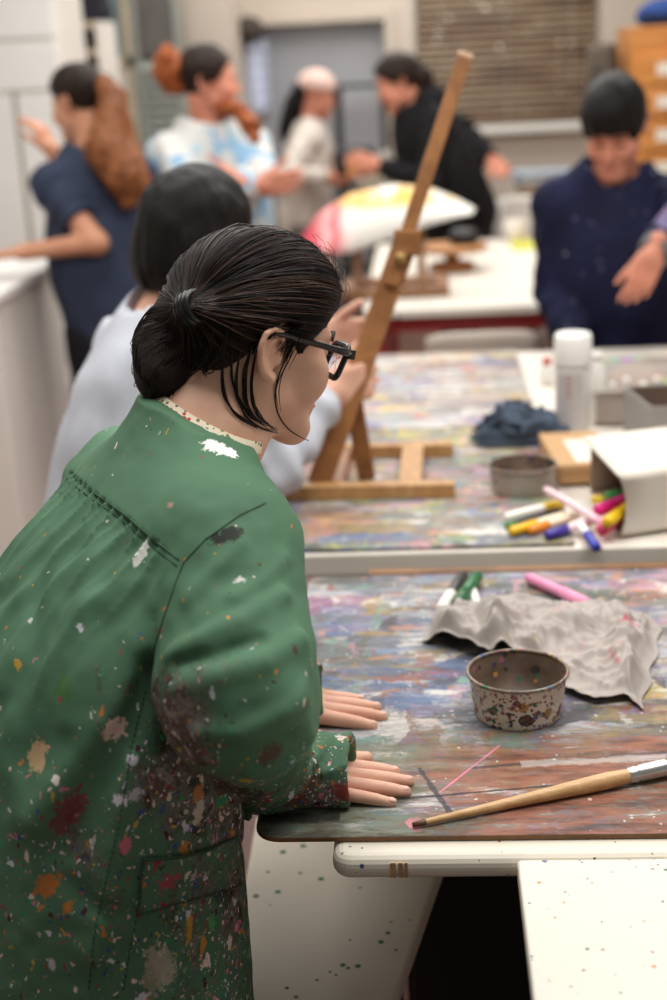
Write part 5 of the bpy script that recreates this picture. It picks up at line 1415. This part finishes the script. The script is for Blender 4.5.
# --- black hoodie
O5 = atd(399, 84, 6.9)
D = person('person in a black hooded jumper, bent to the left with one hand on the hip', O5, 178, 22, 200, 22, 1.06, wr=atd(492, 160, 7.0), wl=atd(376, 165, 6.75),
           pole_r=V3(.9, .2, .4), pole_l=V3(.2, -.3, -1), skin=SKIN_C, shirt=fabric('black_jumper', (24, 24, 26), .15), trousers=fabric('dark_jeans', (48, 48, 56)), bulk=1.22, seed=42, h=.0065, dn=.2)
hP = D['hP']
hair_for(D, [-.2, -.09, -.04, -.01, .01, .04, .08, .1], [-.09, -.08, -.05, .0, .01, .03, .08, .1], ((0, -.01, .044), (.088, .116, .100)), DKB, seed=45, h=.006, extra=((ell(hP(0, -.11, -.02), D['HR'], V3(.06, .06, .07)), .03),))
fh = union([(ell(hP(0, -.10, -.12), D['HR'], V3(.12, .09, .07)), 0), (rc(D['S'][1]+V3(0, 0, .03), D['S'][-1]+V3(0, 0, .03), .06), .05)])
mesh_sdf('hood', lambda p: fh(p)+.006*vnoise(p, 20, 5), O5-.45, O5+.4, .008, D['root'].children[1].active_material if False else bpy.data.materials['black_jumper'], D['root'])

# --- navy overall, bending over the far side of the table
O6 = atd(615, 127, 4.02)
NAVY = fabric('navy_overall', (28, 31, 60), .2, ((26, .68, (92, 90, 120), .7, .04), (40, .70, (150, 150, 160), .6, .03)))
wR = ony(584, 340, 4.12); wL = atd(652, 256, 3.72)
D = person('person in a paint-flecked navy overall bending over the far end of the table', O6, -108, 30, -98, 16, 1.06,
           wr=V3(wR[0], 4.15, .70), wl=wL, pole_r=V3(-.3, 1, .2), pole_l=V3(1, .0, .7), skin=SKIN_C, shirt=NAVY, trousers=fabric('navy_trousers', (30, 33, 62), .2), hem=-.12,
           handl=dict(thumb=(.85, .40, .1), d=(-.38, -.1, -.9), n=(0, 1, -.1), t=(-1, 0, .2), curl=(.15, .3, .35, .4), s=.86), h=.005, seed=52, bulk=.98, dn=.22)
hP = D['hP']
hair_for(D, [-.2, -.09, -.04, -.01, .01, .05, .07, .085, .1, .12], [-.06, -.05, -.04, -.03, -.03, -.01, .012, .032, .042, .045], ((0, .0, .046), (.090, .116, .102)), BLACKH, seed=55)
gc = simple('grey_ribbed_cuff', (104, 100, 100), .9, .2, 60)
E_, W_ = D['E'][-1], D['W'][-1]; ax = norm(W_-E_)
MB().lathe([(.046, 0), (.052, .01), (.05, .03), (.046, .045), (.036, .05)], W_-ax*.055, 24, ax).build('cuff', gc, D['root'])
FOREARM = fabric('stained_sleeve', (104, 96, 128), .25, ((22, .56, (176, 120, 140), .7, .08), (30, .6, (80, 100, 150), .7, .06)))
fs = rc(E_, W_-ax*.03, .066, .050)
mesh_sdf('stained_sleeve', lambda p: smax(smax(fs(p)+.005*vnoise(p, 20, 4), (p-W_+ax*.05)@ax, .005), -((p-E_-ax*.06)@ax), .01), E_*.5+W_*.5-.3, E_*.5+W_*.5+.3, .007, FOREARM, D['root'])

def face_marks(D, brow, lip, eye=True):
    hP, s = D['hP'], D['s']
    for sx in (1, -1):
        mb = MB(); mb.tube([hP(sx*.014, .0975, .024), hP(sx*.032, .0975, .030), hP(sx*.052, .085, .022)], np.array([.0028, .0032, .0016])*s, 6); mb.build('eyebrow', brow, D['root'])
        mb = MB(); mb.tube([hP(sx*.020, .0925, .003), hP(sx*.031, .0945, .0005), hP(sx*.043, .0895, .002)], np.array([.0014, .0022, .0014])*s, 6); mb.build('eyelash', brow, D['root'])
    mb = MB(); mb.tube([hP(-.020, .0955, -.066), hP(-.006, .1005, -.0655), hP(.006, .1005, -.0655), hP(.020, .0955, -.066)], np.array([.002, .0045, .0045, .002])*s, 6); mb.build('lips', lip, D['root'])
LIP = simple('lip_rose', (176, 96, 88), .45); BROW = simple('dark_brow', (30, 22, 20), .7)
face_marks(D, BROW, LIP)
face_marks(dict(hP=HP, s=HS, root=artist), BROW, LIP)
# ------------------------------------------------------------------ room shell and the far end
def struct(o): o['kind'] = 'structure'; return o
WALL = simple('warm_wall', (196, 184, 170), .8, .04, 2); WALLW = simple('white_wall', (228, 224, 216), .8, .03, 2)
FLR = simple('red_brown_floor', (120, 84, 72), .5, .12, 3)
BY = 9.2
struct(MB().box((-3.4, -1.2, -.1), (3.4, BY+.2, 0)).build('floor', FLR))
def wallpiece(name, lo, hi, m): return struct(MB().box(lo, hi).build(name, m))
# back wall with a window opening (x .15..1.45) and a door recess
xw0 = ony(415, 60, BY)[0]; xw1 = ony(600, 60, BY)[0]; zw0 = ony(520, 124, BY)[2]; zw1 = 2.6
xd0 = ony(252, 120, BY)[0]; xd1 = ony(388, 120, BY)[0]; zd1 = ony(330, 22, BY)[2]
mb = MB(); y0, y1 = BY, BY+.2
mb.box((-3.4, y0, 0), (xd0, y1, 3.0)); mb.box((xd0, y0, zd1), (xd1, y1, 3.0)); mb.box((xd1, y0, 0), (xw0, y1, 3.0)); mb.box((xw0, y0, 0), (xw1, y1, zw0)); mb.box((xw0, y0, zw1), (xw1, y1, 3.0)); mb.box((xw1, y0, 0), (3.4, y1, 3.0))
struct(mb.build('wall_back', WALL))
struct(MB().box((-3.6, -1.2, 0), (-3.4, BY+.2, 3.0)).build('wall_left', WALLW)); struct(MB().box((3.4, -1.2, 0), (3.6, BY+.2, 3.0)).build('wall_right', WALLW))
GREYD = simple('grey_door_paint', (158, 160, 164), .6, .04, 2)
dr = struct(MB().box((xd0, BY+.10, 0), (xd1, BY+.14, zd1)).build('door_1', GREYD))
MB().tube([(xd0+.08, BY+.10, 1.0), (xd0+.08, BY+.05, 1.0), (xd0+.2, BY+.05, 1.0)], .01, 8).build('door_handle', DARK, dr)
tr = MB(); tr.box((xd0-.06, BY-.02, 0), (xd0, BY, zd1+.06)); tr.box((xd1, BY-.02, 0), (xd1+.06, BY, zd1+.06)); tr.box((xd0, BY-.02, zd1), (xd1, BY, zd1+.06)); struct(tr.build('trim_1', WALL))
# window behind a dusty wooden blind
GL = NT('window_glass'); gm = GL.done((.9, .95, 1, 1), .02, .5, Transmission_Weight=1.0)
wn = empty('window_1', ((xw0+xw1)/2, BY+.1, zw0)); wn['kind'] = 'structure'
mb = MB(); t = .05
mb.box((xw0, BY+.08, zw0), (xw0+t, BY+.14, zw1)); mb.box((xw1-t, BY+.08, zw0), (xw1, BY+.14, zw1)); mb.box((xw0, BY+.08, zw0), (xw1, BY+.14, zw0+t)); mb.box((xw0, BY+.08, zw1-t), (xw1, BY+.14, zw1)); mb.build('window_frame', WALLW, wn)
MB().box((xw0+t, BY+.105, zw0+t), (xw1-t, BY+.115, zw1-t)).build('pane', gm, wn)
MB().box((xw0-.04, BY-.10, zw0-.05), (xw1+.04, BY+.08, zw0)).build('window_sill', WALLW, wn, bevel=.008)
bl = empty('slatted_blind', ((xw0+xw1)/2, BY+.04, zw0), 'dusty brown slatted blind hanging over the window at the far end', 'blind')
BT = NT('blind_slat'); c = BT.coord((.8, 1, 9)); n_ = BT.noise(c, 1.6, 5, .6)
col = BT.ramp(n_, [(.3, srgb(62, 44, 28)), (.45, srgb(112, 82, 52)), (.55, srgb(132, 112, 84)), (.64, srgb(90, 62, 38)), (.75, srgb(150, 136, 112))])
sp_ = BT.vor(BT.coord(), 12, out=None); col = BT.mix(BT.math('MULTIPLY', BT.math('LESS_THAN', sp_.outputs['Distance'], .2), BT.math('GREATER_THAN', BT.noise(BT.coord(), 3, 2), .52)), col, srgb(214, 204, 180))
BTM = BT.done(col, .5)
k = 0; z = zw0+.03
while z < zw1-.05:
    o = MB().box((xw0+.02, -.025, -.0012), (xw1-.02, .025, .0012), Matrix.Translation((0, BY+.035, z)) @ Matrix.Rotation(math.radians(58), 4, 'X')).build('slat', BTM, bl)
    z += .046; k += 1
MB().box((xw0+.02, BY+.01, zw1-.05), (xw1-.02, BY+.06, zw1)).build('head_rail', WALLW, bl)
MB().box((xw0+.02, BY+.02, zw0+.004), (xw1-.02, BY+.05, zw0+.022)).build('bottom_rail', BTM, bl)
for fx in (.15, .5, .85):
    x = xw0+(xw1-xw0)*fx; MB().tube([(x, BY+.014, zw0+.01), (x, BY+.014, zw1-.05)], .0015, 5).build('ladder_cord', WALLW, bl)

# far white table with a red frame
RED = simple('red_steel', (140, 34, 36), .45, .08, 6)
t3 = table('work_table', -.235, 4.84, .88, 6.6, .735, .03, 'white-topped table on a red steel frame beyond the painted boards', top=WHITE, legmat=RED, apron=RED, bev=.004)
def chair(loc, rz, label, frame_m, seat_m, group=None, name='chair', k=1.0):
    M = Matrix.Translation(loc) @ Matrix.Scale(k, 4) @ Matrix.Rotation(math.radians(rz), 4, 'Z')
    e = empty(name, loc, label, 'chair', group); tr = lambda x, y, z: tuple(M @ Vector((x, y, z)))
    for sx in (-1, 1):
        MB().tube([tr(sx*.19, .20, 0), tr(sx*.185, .18, .44)], .012, 8).build('leg', frame_m, e)
        MB().tube([tr(sx*.19, -.22, 0), tr(sx*.185, -.19, .44), tr(sx*.18, -.21, .6), tr(sx*.175, -.24, .80)], .012, 8).build('leg', frame_m, e)
    P = np.array([[tr(x, y, .455+.012*math.cos(x*8)+(.01 if y < -.1 else 0)) for y in np.linspace(-.2, .21, 9)] for x in np.linspace(-.2, .2, 9)])
    MB().grid(P).build('seat', seat_m, e, solid=.012)
    P = np.array([[tr(x, -.205-.05*(z-.56)/.26-.03*math.cos(x*7), z) for z in np.linspace(.60, .825-.02*(abs(x)/.2)**4, 8)] for x in np.linspace(-.2, .2, 11)])
    MB().grid(P).build('backrest', seat_m, e, solid=.012)
    return e
PALE = simple('pale_seat_shell', (222, 216, 206), .5, .05, 6); GREYS = simple('grey_clear_shell', (170, 168, 162), .35, .05, 6)
chair((.165, 4.60, 0), 0, 'pale chair with a red tube frame tucked against the white table', RED, simple('beige_seat_shell', (196, 184, 172), .5, .05, 6), k=.90)
q = ony(512, 236, 7.3); chair((q[0]+.04, 7.36, 0), 160, 'pale cream chair standing left of the far cluttered table', simple('chrome_tube', (190, 188, 184), .3), PALE)
q = ony(476, 200, 8.5); chair((q[0], 8.5, 0), 215, 'grey shell chair behind the black jumper', simple('chrome_tube', (190, 188, 184), .3), GREYS)
# things on the far table
def curved_sheet():
    t = NT('painted_sheet'); c = t.coord()
    sp = t.n('ShaderNodeSeparateXYZ'); t.l(c, sp.inputs[0])
    n = t.noise(c, 5, 4)
    x = t.math('ADD', sp.outputs['X'], t.math('MULTIPLY', t.math('SUBTRACT', n, .5), .16))
    col = t.ramp(t.math('ADD', t.math('MULTIPLY', x, 1.4), .5), [(.10, srgb(200, 70, 84)), (.17, srgb(236, 170, 168)), (.21, srgb(206, 84, 92)), (.28, srgb(238, 214, 208)), (.34, srgb(222, 218, 210))])
    zz = t.math('ADD', sp.outputs['Z'], t.math('MULTIPLY', n, .06))
    yl = t.math('MULTIPLY', t.ramp(zz, [(.17, 0), (.20, 1)]), t.ramp(t.noise(c, 7, 3), [(.36, 0), (.46, .9)]))
    col = t.mix(yl, col, srgb(226, 178, 60))
    m_ = t.done(col, .7)
    tp = np.array([(300, 240), (318, 214), (350, 194), (392, 184), (430, 188), (456, 198), (476, 209)], float)
    bt = np.array([(308, 256), (330, 256), (352, 252), (392, 238), (428, 226), (456, 218), (472, 214)], float)
    us = np.linspace(0, 1, 7); P = np.zeros((28, 12, 3))
    for i in range(28):
        u = i/27
        a = np.array([np.interp(u, us, tp[:, k]) for k in (0, 1)]); b = np.array([np.interp(u, us, bt[:, k]) for k in (0, 1)])
        for j in range(12):
            v = j/11; p = a*(1-v)+b*v
            P[i, j] = ony(p[0], p[1], 5.16-.16*math.sin(v*PI*.5)+.10*u)
    o = MB().grid(P).build('painted_sheet', m_, solid=.004); tag(o, 'large curved white sheet painted pink and yellow, propped on the far white table', 'painting')
    W_ = wood('stand_wood', (128, 84, 50), (166, 116, 74), .5)
    e = empty('drawing_stand', (-.05, 5.25, .735), 'brown wooden stand propping up the curved painted sheet', 'stand')
    a = ony(340, 252, 5.12); b = ony(415, 226, 5.2); tpz = ony(390, 196, 5.20)
    MB().bar((a[0], 5.10, .752), (b[0]+.12, 5.10, .752), .05, .03).build('base_bar', W_, e, bevel=.003)
    MB().bar((a[0], 5.36, .752), (b[0]+.12, 5.36, .752), .05, .03).build('base_bar', W_, e, bevel=.003)
    for x in (a[0]+.02, b[0]+.09): MB().bar((x, 5.10, .752), (x, 5.36, .752), .04, .03).build('side_bar', W_, e, bevel=.003)
    for x in (a[0]+.06, b[0]+.02): MB().bar((x, 5.11, .76), (x, 5.225, tpz[2]-.05), .03, .02, (0, -1, 0)).build('upright', W_, e, bevel=.002)
curved_sheet()
def far_items():
    q = ony(452, 238, 5.6); W_ = wood('turntable_wood', (150, 96, 52), (190, 134, 82), .5)
    e = empty('turntable', (q[0], 5.7, .735), 'round wooden turntable on the far white table', 'turntable')
    MB().lathe([(0, 0), (.09, 0), (.09, .03), (.03, .04), (.03, .08), (.0, .08)], (q[0], 5.7, .7355), 24).build('foot', W_, e)
    MB().lathe([(0, .079), (.14, .079), (.145, .085), (.145, .098), (.14, .103), (0, .103)], (q[0], 5.7, .7355), 36).build('disc', W_, e)
    o = MB().lathe([(0, 0), (.05, 0), (.062, .012), (.06, .045), (.045, .06), (0, .062)], (q[0]+.05, 5.72, .8385), 24).build('bowl', simple('black_bowl', (30, 29, 30), .4)); tag(o, 'upturned black bowl on the round wooden turntable', 'bowl')
    p = ony(540, 246, 6.35); s_ = MB().box((p[0]-.13, 6.2, .7355), (p[0]+.14, 6.5, .742)).build('folder', simple('lime_card', (200, 200, 70), .6, .1, 5)); tag(s_, 'yellow-green card folder near the far edge of the white table', 'folder')
    p = ony(515, 232, 6.45)
    o = MB().lathe([(0, 0), (.04, 0), (.045, .005), (.05, .10), (.047, .10), (.042, .008), (0, .007)], (p[0], 6.48, .7355), 24).build('jar', simple('pale_pot', (214, 204, 192), .5)); tag(o, 'pale pot on the far edge of the white table', 'pot')
    # cluttered table by the window
    a = ony(520, 186, 7.9); b = ony(600, 186, 7.9)
    t4 = table('side_table', a[0], 7.7, b[0]+.2, 8.4, a[2], .04, 'brown side table under the slatted blind', top=wood('brown_top', (120, 92, 66), (160, 130, 98), .5), legmat=wood('brown_leg', (90, 66, 46), (120, 90, 64)), bev=.003)
    rg = random.Random(9)
    for k in range(6):
        z = a[2]+.0005+.012*k; x = ony(545, 172, 8)[0]+rg.uniform(-.02, .04)
        M = Matrix.Translation((x, 8.0, z)) @ Matrix.Rotation(rg.uniform(-.4, .4), 4, 'Z')
        o = MB().box((-.16, -.11, 0), (.16, .11, .011), M).build('folder', simple(['slate_card', 'pale_card', 'bluish_card'][k % 3], [(140, 148, 158), (206, 204, 200), (168, 182, 196)][k % 3], .7))
        tag(o, ['bottom grey folder', 'second folder, pale', 'third folder, bluish', 'fourth folder, grey', 'fifth folder, pale', 'topmost bluish folder'][k]+' of the pile on the brown side table', 'folder', 'folders piled on the brown side table')
    # counter at the far left with jars
    a = ony(338, 176, 7.4); b = ony(408, 176, 7.4)
    t5 = table('side_table', a[0]+.10, 7.35, b[0]-.06, 8.0, a[2]-.02, .04, 'narrow table between the pale coat and the black jumper', top=simple('taupe_top', (170, 158, 142), .5), legmat=simple('taupe_leg', (120, 110, 100), .5), bev=.003)
    zt = a[2]-.0195
    for (px, r, h, rgb, lab) in ((352, .027, .11, (206, 140, 60), 'orange pot on the narrow table before the grey door'), (364, .026, .09, (150, 84, 50), 'brown pot on the narrow table'), (388, .032, .13, (208, 200, 188), 'pale jar near the black jumper on the narrow table'), (375, .025, .10, (196, 170, 140), 'tan cup in the middle of the narrow table')):
        p = ony(px, 178, 7.42)
        o = MB().lathe([(0, 0), (r*.85, 0), (r*.9, .004), (r, h), (r*.93, h), (r*.82, .008), (0, .007)], (p[0], 7.47, zt), 22).build('pot', simple('pot_%d' % rgb[0], rgb, .5)); tag(o, lab, 'pot')
    p = ony(354, 166, 7.7); BK = simple('black_bag_cloth', (30, 30, 34), .6)
    c = V3(p[0], 7.72, zt+.07)
    o, v, F = mesh_sdf('bag', lambda q: smax(rbox(c, np.eye(3), (.11, .07, .075), .04)(q)+.01*vnoise(q, 16, 3), zt+.0005-q[:, 2], .003), c-.2, c+.2, .008, BK); off = V3(c[0], c[1], zt); o.data.transform(Matrix.Translation(Vector(-off))); o.location = off
    tag(o, 'soft black bag slumped at the back of the narrow table', 'bag')
    # dark metal rack before the grey door
    x0 = ony(338, 120, 8.7)[0]; x1 = ony(384, 120, 8.7)[0]; zt2 = ony(360, 84, 8.7)[2]
    e = empty('metal_rack', ((x0+x1)/2, 8.8, 0), 'dark metal rack standing before the grey door', 'rack')
    for x in (x0, x1):
        for y in (8.65, 8.95): MB().box((x-.015, y-.015, 0), (x+.015, y+.015, zt2)).build('post', DARK, e)
    for z in (.3, .8, zt2-.02): MB().box((x0-.015, 8.635, z), (x1+.015, 8.965, z+.02)).build('shelf', DARK, e)
    # checked towel
    xa, xb = ony(229, 70, 8.9)[0], ony(264, 70, 8.9)[0]; za, zb_ = ony(246, 115, 8.9)[2], ony(246, 40, 8.9)[2]
    CH = NT('blue_white_check'); c_ = CH.coord(); ck = CH.n('ShaderNodeTexChecker'); CH.l(c_, ck.inputs[0]); ck.inputs['Scale'].default_value = 26; ck.inputs[1].default_value = srgb(222, 228, 240); ck.inputs[2].default_value = srgb(130, 150, 196)
    P = np.array([[(x, 9.14-.02*math.sin(x*60+z*2), z) for z in np.linspace(za, zb_, 14)] for x in np.linspace(xa, xb, 16)])
    o = MB().grid(P).build('towel', CH.done(CH.mix(.35, ck.outputs[0], srgb(222, 228, 240)), .8), solid=.006); tag(o, 'pale blue and white checked towel hanging on the far wall', 'towel')
    xm = (xa+xb)/2
    o = MB().lathe([(0, 0), (.08, .0), (.10, .03), (.10, .08), (.06, .13), (0, .14)], (xm, 9.09, zb_+.005), 24).build('hat', simple('dark_felt', (64, 54, 48), .9)); tag(o, 'dark round hat hung on the wall above the checked towel', 'hat')
    # orange drawer cabinet at the right
    xa = ony(632, 100, 6.2)[0]; zt3 = ony(650, 26, 6.2)[2]; OW = wood('orange_wood', (186, 116, 52), (214, 146, 76), .5, (1, 1, 6), 4)
    e = empty('drawer_cabinet', (xa+.4, 6.45, 0), 'tall orange-brown wooden drawer cabinet at the right', 'cabinet')
    MB().box((xa, 6.2, .0), (xa+.8, 6.7, zt3)).build('body', OW, e, bevel=.004)
    n_ = int((zt3-.1)/.135)
    for k in range(n_):
        z = .06+k*.135
        d = MB().box((xa+.04, 6.18, z), (xa+.76, 6.2, z+.12)).build('drawer', OW, e, bevel=.003)
        MB().box((xa+.10, 6.176, z+.035), (xa+.32, 6.18, z+.085)).build('label_holder', CARD, d)
        MB().lathe([(0, 0), (.012, 0), (.016, .012), (.0, .02)], (xa+.5, 6.18, z+.06), 14, (0, -1, 0)).build('knob', DARK, d)
    c = V3(xa+.22, 6.4, zt3+.05)
    o, v, F = mesh_sdf('cloth_bundle', lambda q: smax(ell(c, np.eye(3), (.17, .12, .07))(q)+.02*vnoise(q, 12, 3), zt3+.0005-q[:, 2], .003), c-.3, c+.3, .009, fabric('royal_blue_cloth', (42, 70, 130))); off = V3(c[0], c[1], zt3); o.data.transform(Matrix.Translation(Vector(-off))); o.location = off
    tag(o, 'royal blue cloth bundle on top of the orange-brown drawer cabinet', 'cloth')
    xc = xa-.10; zc = zt3-.06; zl = ony(615, 122, 6.2)[2]
    P = np.array([[(xc+.08*math.sin(a)*(.7+.3*u)*(1+.12*math.sin(a*5)), 6.42+.10*math.cos(a)*(1+.12*math.sin(a*5)), zc*(1-u)+zl*u) for u in np.linspace(0, 1, 10)] for a in np.linspace(0, 2*PI, 40)])
    o = MB().grid(P).build('hanging_coat', fabric('taupe_coat', (92, 82, 72), .3), solid=.006); tag(o, 'dark taupe coat hanging on the side of the orange-brown cabinet', 'coat')
far_items()
def left_side():
    LAM = simple('white_cabinet_paint', (232, 226, 218), .5, .03, 2); LAM2 = simple('white_panel', (238, 236, 232), .6, .03, 2)
    # white counter the navy T-shirt leans on
    zt = .93
    a = onz(42, 268, zt); 
    e = empty('counter', (a[0]-.4, 4.7, 0), 'white counter with bare front at the far left, cups on top', 'counter')
    x1 = a[0]
    MB().box((x1-1.1, 4.32, .0), (x1-.02, 5.1, zt-.035)).build('body', LAM, e, bevel=.01)
    MB().box((x1-1.12, 4.29, zt-.035), (x1, 5.12, zt)).build('worktop', LAM2, e, bevel=.006)
    for k, (dx, dy, rgb, lab) in enumerate(((-.20, .10, (150, 196, 206), 'pale blue cup on the white counter nearest its corner'), (-.13, .20, (90, 130, 120), 'green cup held beside the hand on the white counter'), (-.30, .22, (206, 204, 200), 'white cup further back on the white counter'))):
        o = MB().lathe([(0, 0), (.032, 0), (.034, .004), (.040, .085), (.037, .085), (.031, .008), (0, .007)], (x1+dx, 4.32+dy, zt+.0005), 22).build('cup', simple('cup_%d' % rgb[0], rgb, .4)); tag(o, lab, 'cup')
    # tall white wall cupboard and pinned sheets
    Y = 6.6
    xa, xb = ony(-30, 100, Y)[0], ony(66, 100, Y)[0]
    e = empty('cupboard', ((xa+xb)/2, Y+.3, 0), 'tall white cupboard in the left corner behind the navy T-shirt', 'cupboard')
    MB().box((xa, Y, 0), (xb, Y+.5, 2.25)).build('body', LAM, e, bevel=.006)
    zs = ony(30, 92, Y)[2]; zs2 = ony(30, 40, Y)[2]
    xm = ony(22, 150, Y)[0]
    for lo, hi, n_ in (((xa+.02, Y-.02, .08), (xm-.01, Y, zs-.01), 'door'), ((xm+.01, Y-.02, .08), (xb-.02, Y, zs-.01), 'door'), ((xa+.02, Y-.02, zs+.01), (xb-.02, Y, zs2-.01), 'panel'), ((xa+.02, Y-.02, zs2+.01), (xb-.02, Y, 2.2), 'panel')):
        MB().box(lo, hi).build(n_, LAM2, e, bevel=.004)
    mb = MB(); mb.box((xm-.012, Y-.021, .05), (xm+.012, Y-.019, zs)); mb.build('door_gap', simple('grey_gap', (170, 164, 154), .7), e)
    # shelf niche with bag and orange box
    Y2 = 7.4; xa2, xb2 = ony(66, 40, Y2)[0], ony(96, 40, Y2)[0]; z1 = ony(80, 22, Y2)[2]; z0 = ony(80, 56, Y2)[2]
    e = empty('shelf_unit', ((xa2+xb2)/2, Y2+.2, 0), 'narrow open shelf unit with a dark brown niche right of the white cupboard', 'shelf')
    for x in (xa2-.02, xb2): MB().box((x, Y2, 0), (x+.02, Y2+.4, z1)).build('side_panel', LAM, e)
    for z in (.1, .5, .9, z0, z1-.03): MB().box((xa2, Y2, z), (xb2, Y2+.4, z+.03)).build('shelf', simple('beige_shelf', (200, 184, 160), .6), e)
    MB().box((xa2, Y2+.38, 0), (xb2, Y2+.4, z1-.03)).build('back_panel', simple('brown_back', (116, 84, 62), .7), e)
    c = V3((xa2+xb2)/2, Y2+.2, z1+.10)
    o, v, F = mesh_sdf('bag', lambda q: smax(rbox(c, np.eye(3), (.11, .12, .10), .05)(q)+.015*vnoise(q, 14, 3), z1+.0005-q[:, 2], .003), c-.25, c+.25, .009, fabric('charcoal_bag', (44, 44, 54))); off = V3(c[0], c[1], z1); o.data.transform(Matrix.Translation(Vector(-off))); o.location = off
    tag(o, 'charcoal bag on top of the narrow open shelf unit', 'bag')
    o = MB().box((xb2+.0, Y2+.05, z1+.0005), (xb2+.12, Y2+.25, z1+.10)).build('box', simple('orange_box', (206, 130, 40), .5), bevel=.01) if False else None
    # glazed partition with teal pane, then louvred shutter
    Y3 = 8.3; xa3, xb3 = ony(94, 60, Y3)[0], ony(134, 60, Y3)[0]
    BEI = simple('beige_frame', (196, 182, 156), .6)
    zt = 2.5; zp0 = ony(110, 57, Y3)[2]
    wn = empty('window_2', ((xa3+xb3)/2, Y3, 0)); wn['kind'] = 'structure'
    mb = MB(); mb.box((xa3, Y3, 0), (xa3+.05, Y3+.06, zt)); mb.box((xb3-.05, Y3, 0), (xb3, Y3+.06, zt)); mb.box((xa3, Y3, zp0-.06), (xb3, Y3+.06, zp0)); mb.box((xa3, Y3, zt-.06), (xb3, Y3+.06, zt)); mb.build('window_frame', BEI, wn)
    MB().box((xa3+.05, Y3+.02, zp0), (xb3-.05, Y3+.035, zt-.06)).build('pane', simple('teal_glass', (112, 132, 132), .15, .1, 2), wn)
    MB().box((xa3+.05, Y3+.02, 0), (xb3-.05, Y3+.05, zp0-.06)).build('panel', LAM, wn)
    xa4, xb4 = ony(136, 100, Y3)[0], ony(186, 100, Y3)[0]
    e = empty('louvred_shutter', ((xa4+xb4)/2, Y3, 0), 'grey-green louvred shutter panel between the navy T-shirt and the white sweater', 'shutter')
    SG = simple('shutter_grey_green', (152, 156, 148), .5, .05, 4)
    mb = MB(); mb.box((xa4, Y3, 0), (xa4+.04, Y3+.05, 2.5)); mb.box((xb4-.04, Y3, 0), (xb4, Y3+.05, 2.5)); mb.box((xa4, Y3, 2.42), (xb4, Y3+.05, 2.5)); mb.build('frame', SG, e)
    z = .1
    zsplit = ony(150, 56, Y3)[2]
    while z < zsplit:
        MB().box((xa4+.04, -.03, -.004), (xb4-.04, .03, .004), Matrix.Translation((0, Y3+.03, z)) @ Matrix.Rotation(math.radians(50), 4, 'X')).build('louvre', SG, e); z += .055
    MB().box((xa4+.04, Y3+.02, zsplit), (xb4-.04, Y3+.04, 2.42)).build('dark_pane', simple('smoky_pane', (104, 100, 98), .2), e)
    MB().box((xa4+.04, Y3+.06, .05), (xb4-.04, Y3+.07, zsplit)).build('gap_shade', simple('gap_shade_dark', (70, 72, 70), .7), e)  # dark sheet added so the gaps between louvres look shaded
    # column
    struct(MB().box((xb4, Y3+.2, 0), (xb4+.25, BY, 3.0)).build('trim_2', WALL))
left_side()
# ------------------------------------------------------------------ light
w = bpy.data.worlds.new('world'); SC.world = w; w.use_nodes = True
w.node_tree.nodes['Background'].inputs[0].default_value = (1.0, .97, .93, 1); w.node_tree.nodes['Background'].inputs[1].default_value = .15
def area(name, loc, size, power, rot=(0, 0, 0), col=(1, .97, .93)):
    l = bpy.data.lights.new(name, 'AREA'); l.shape = 'RECTANGLE'; l.size, l.size_y = size; l.energy = power; l.color = col
    o = bpy.data.objects.new(name, l); COL.objects.link(o); o.location = loc; o.rotation_euler = rot; return o
area('overhead_light', (.9, 2.3, 2.95), (1.2, 2.4), 46)
area('overhead_light', (-.4, 1.45, 2.95), (1.4, .8), 24)  # fill lamp added to brighten the smock's back from above
area('overhead_light', (-1.2, 3.4, 2.95), (1.2, 2.4), 40)
area('overhead_light', (.2, 5.6, 2.95), (3.0, 1.5), 70)
area('overhead_light', (-.5, 8.2, 2.95), (3.0, 1.2), 60)
SC.view_settings.view_transform = 'Standard'; SC.view_settings.look = 'None'; SC.view_settings.gamma = 1; SC.view_settings.use_curve_mapping = False
SC.view_settings.exposure = .22
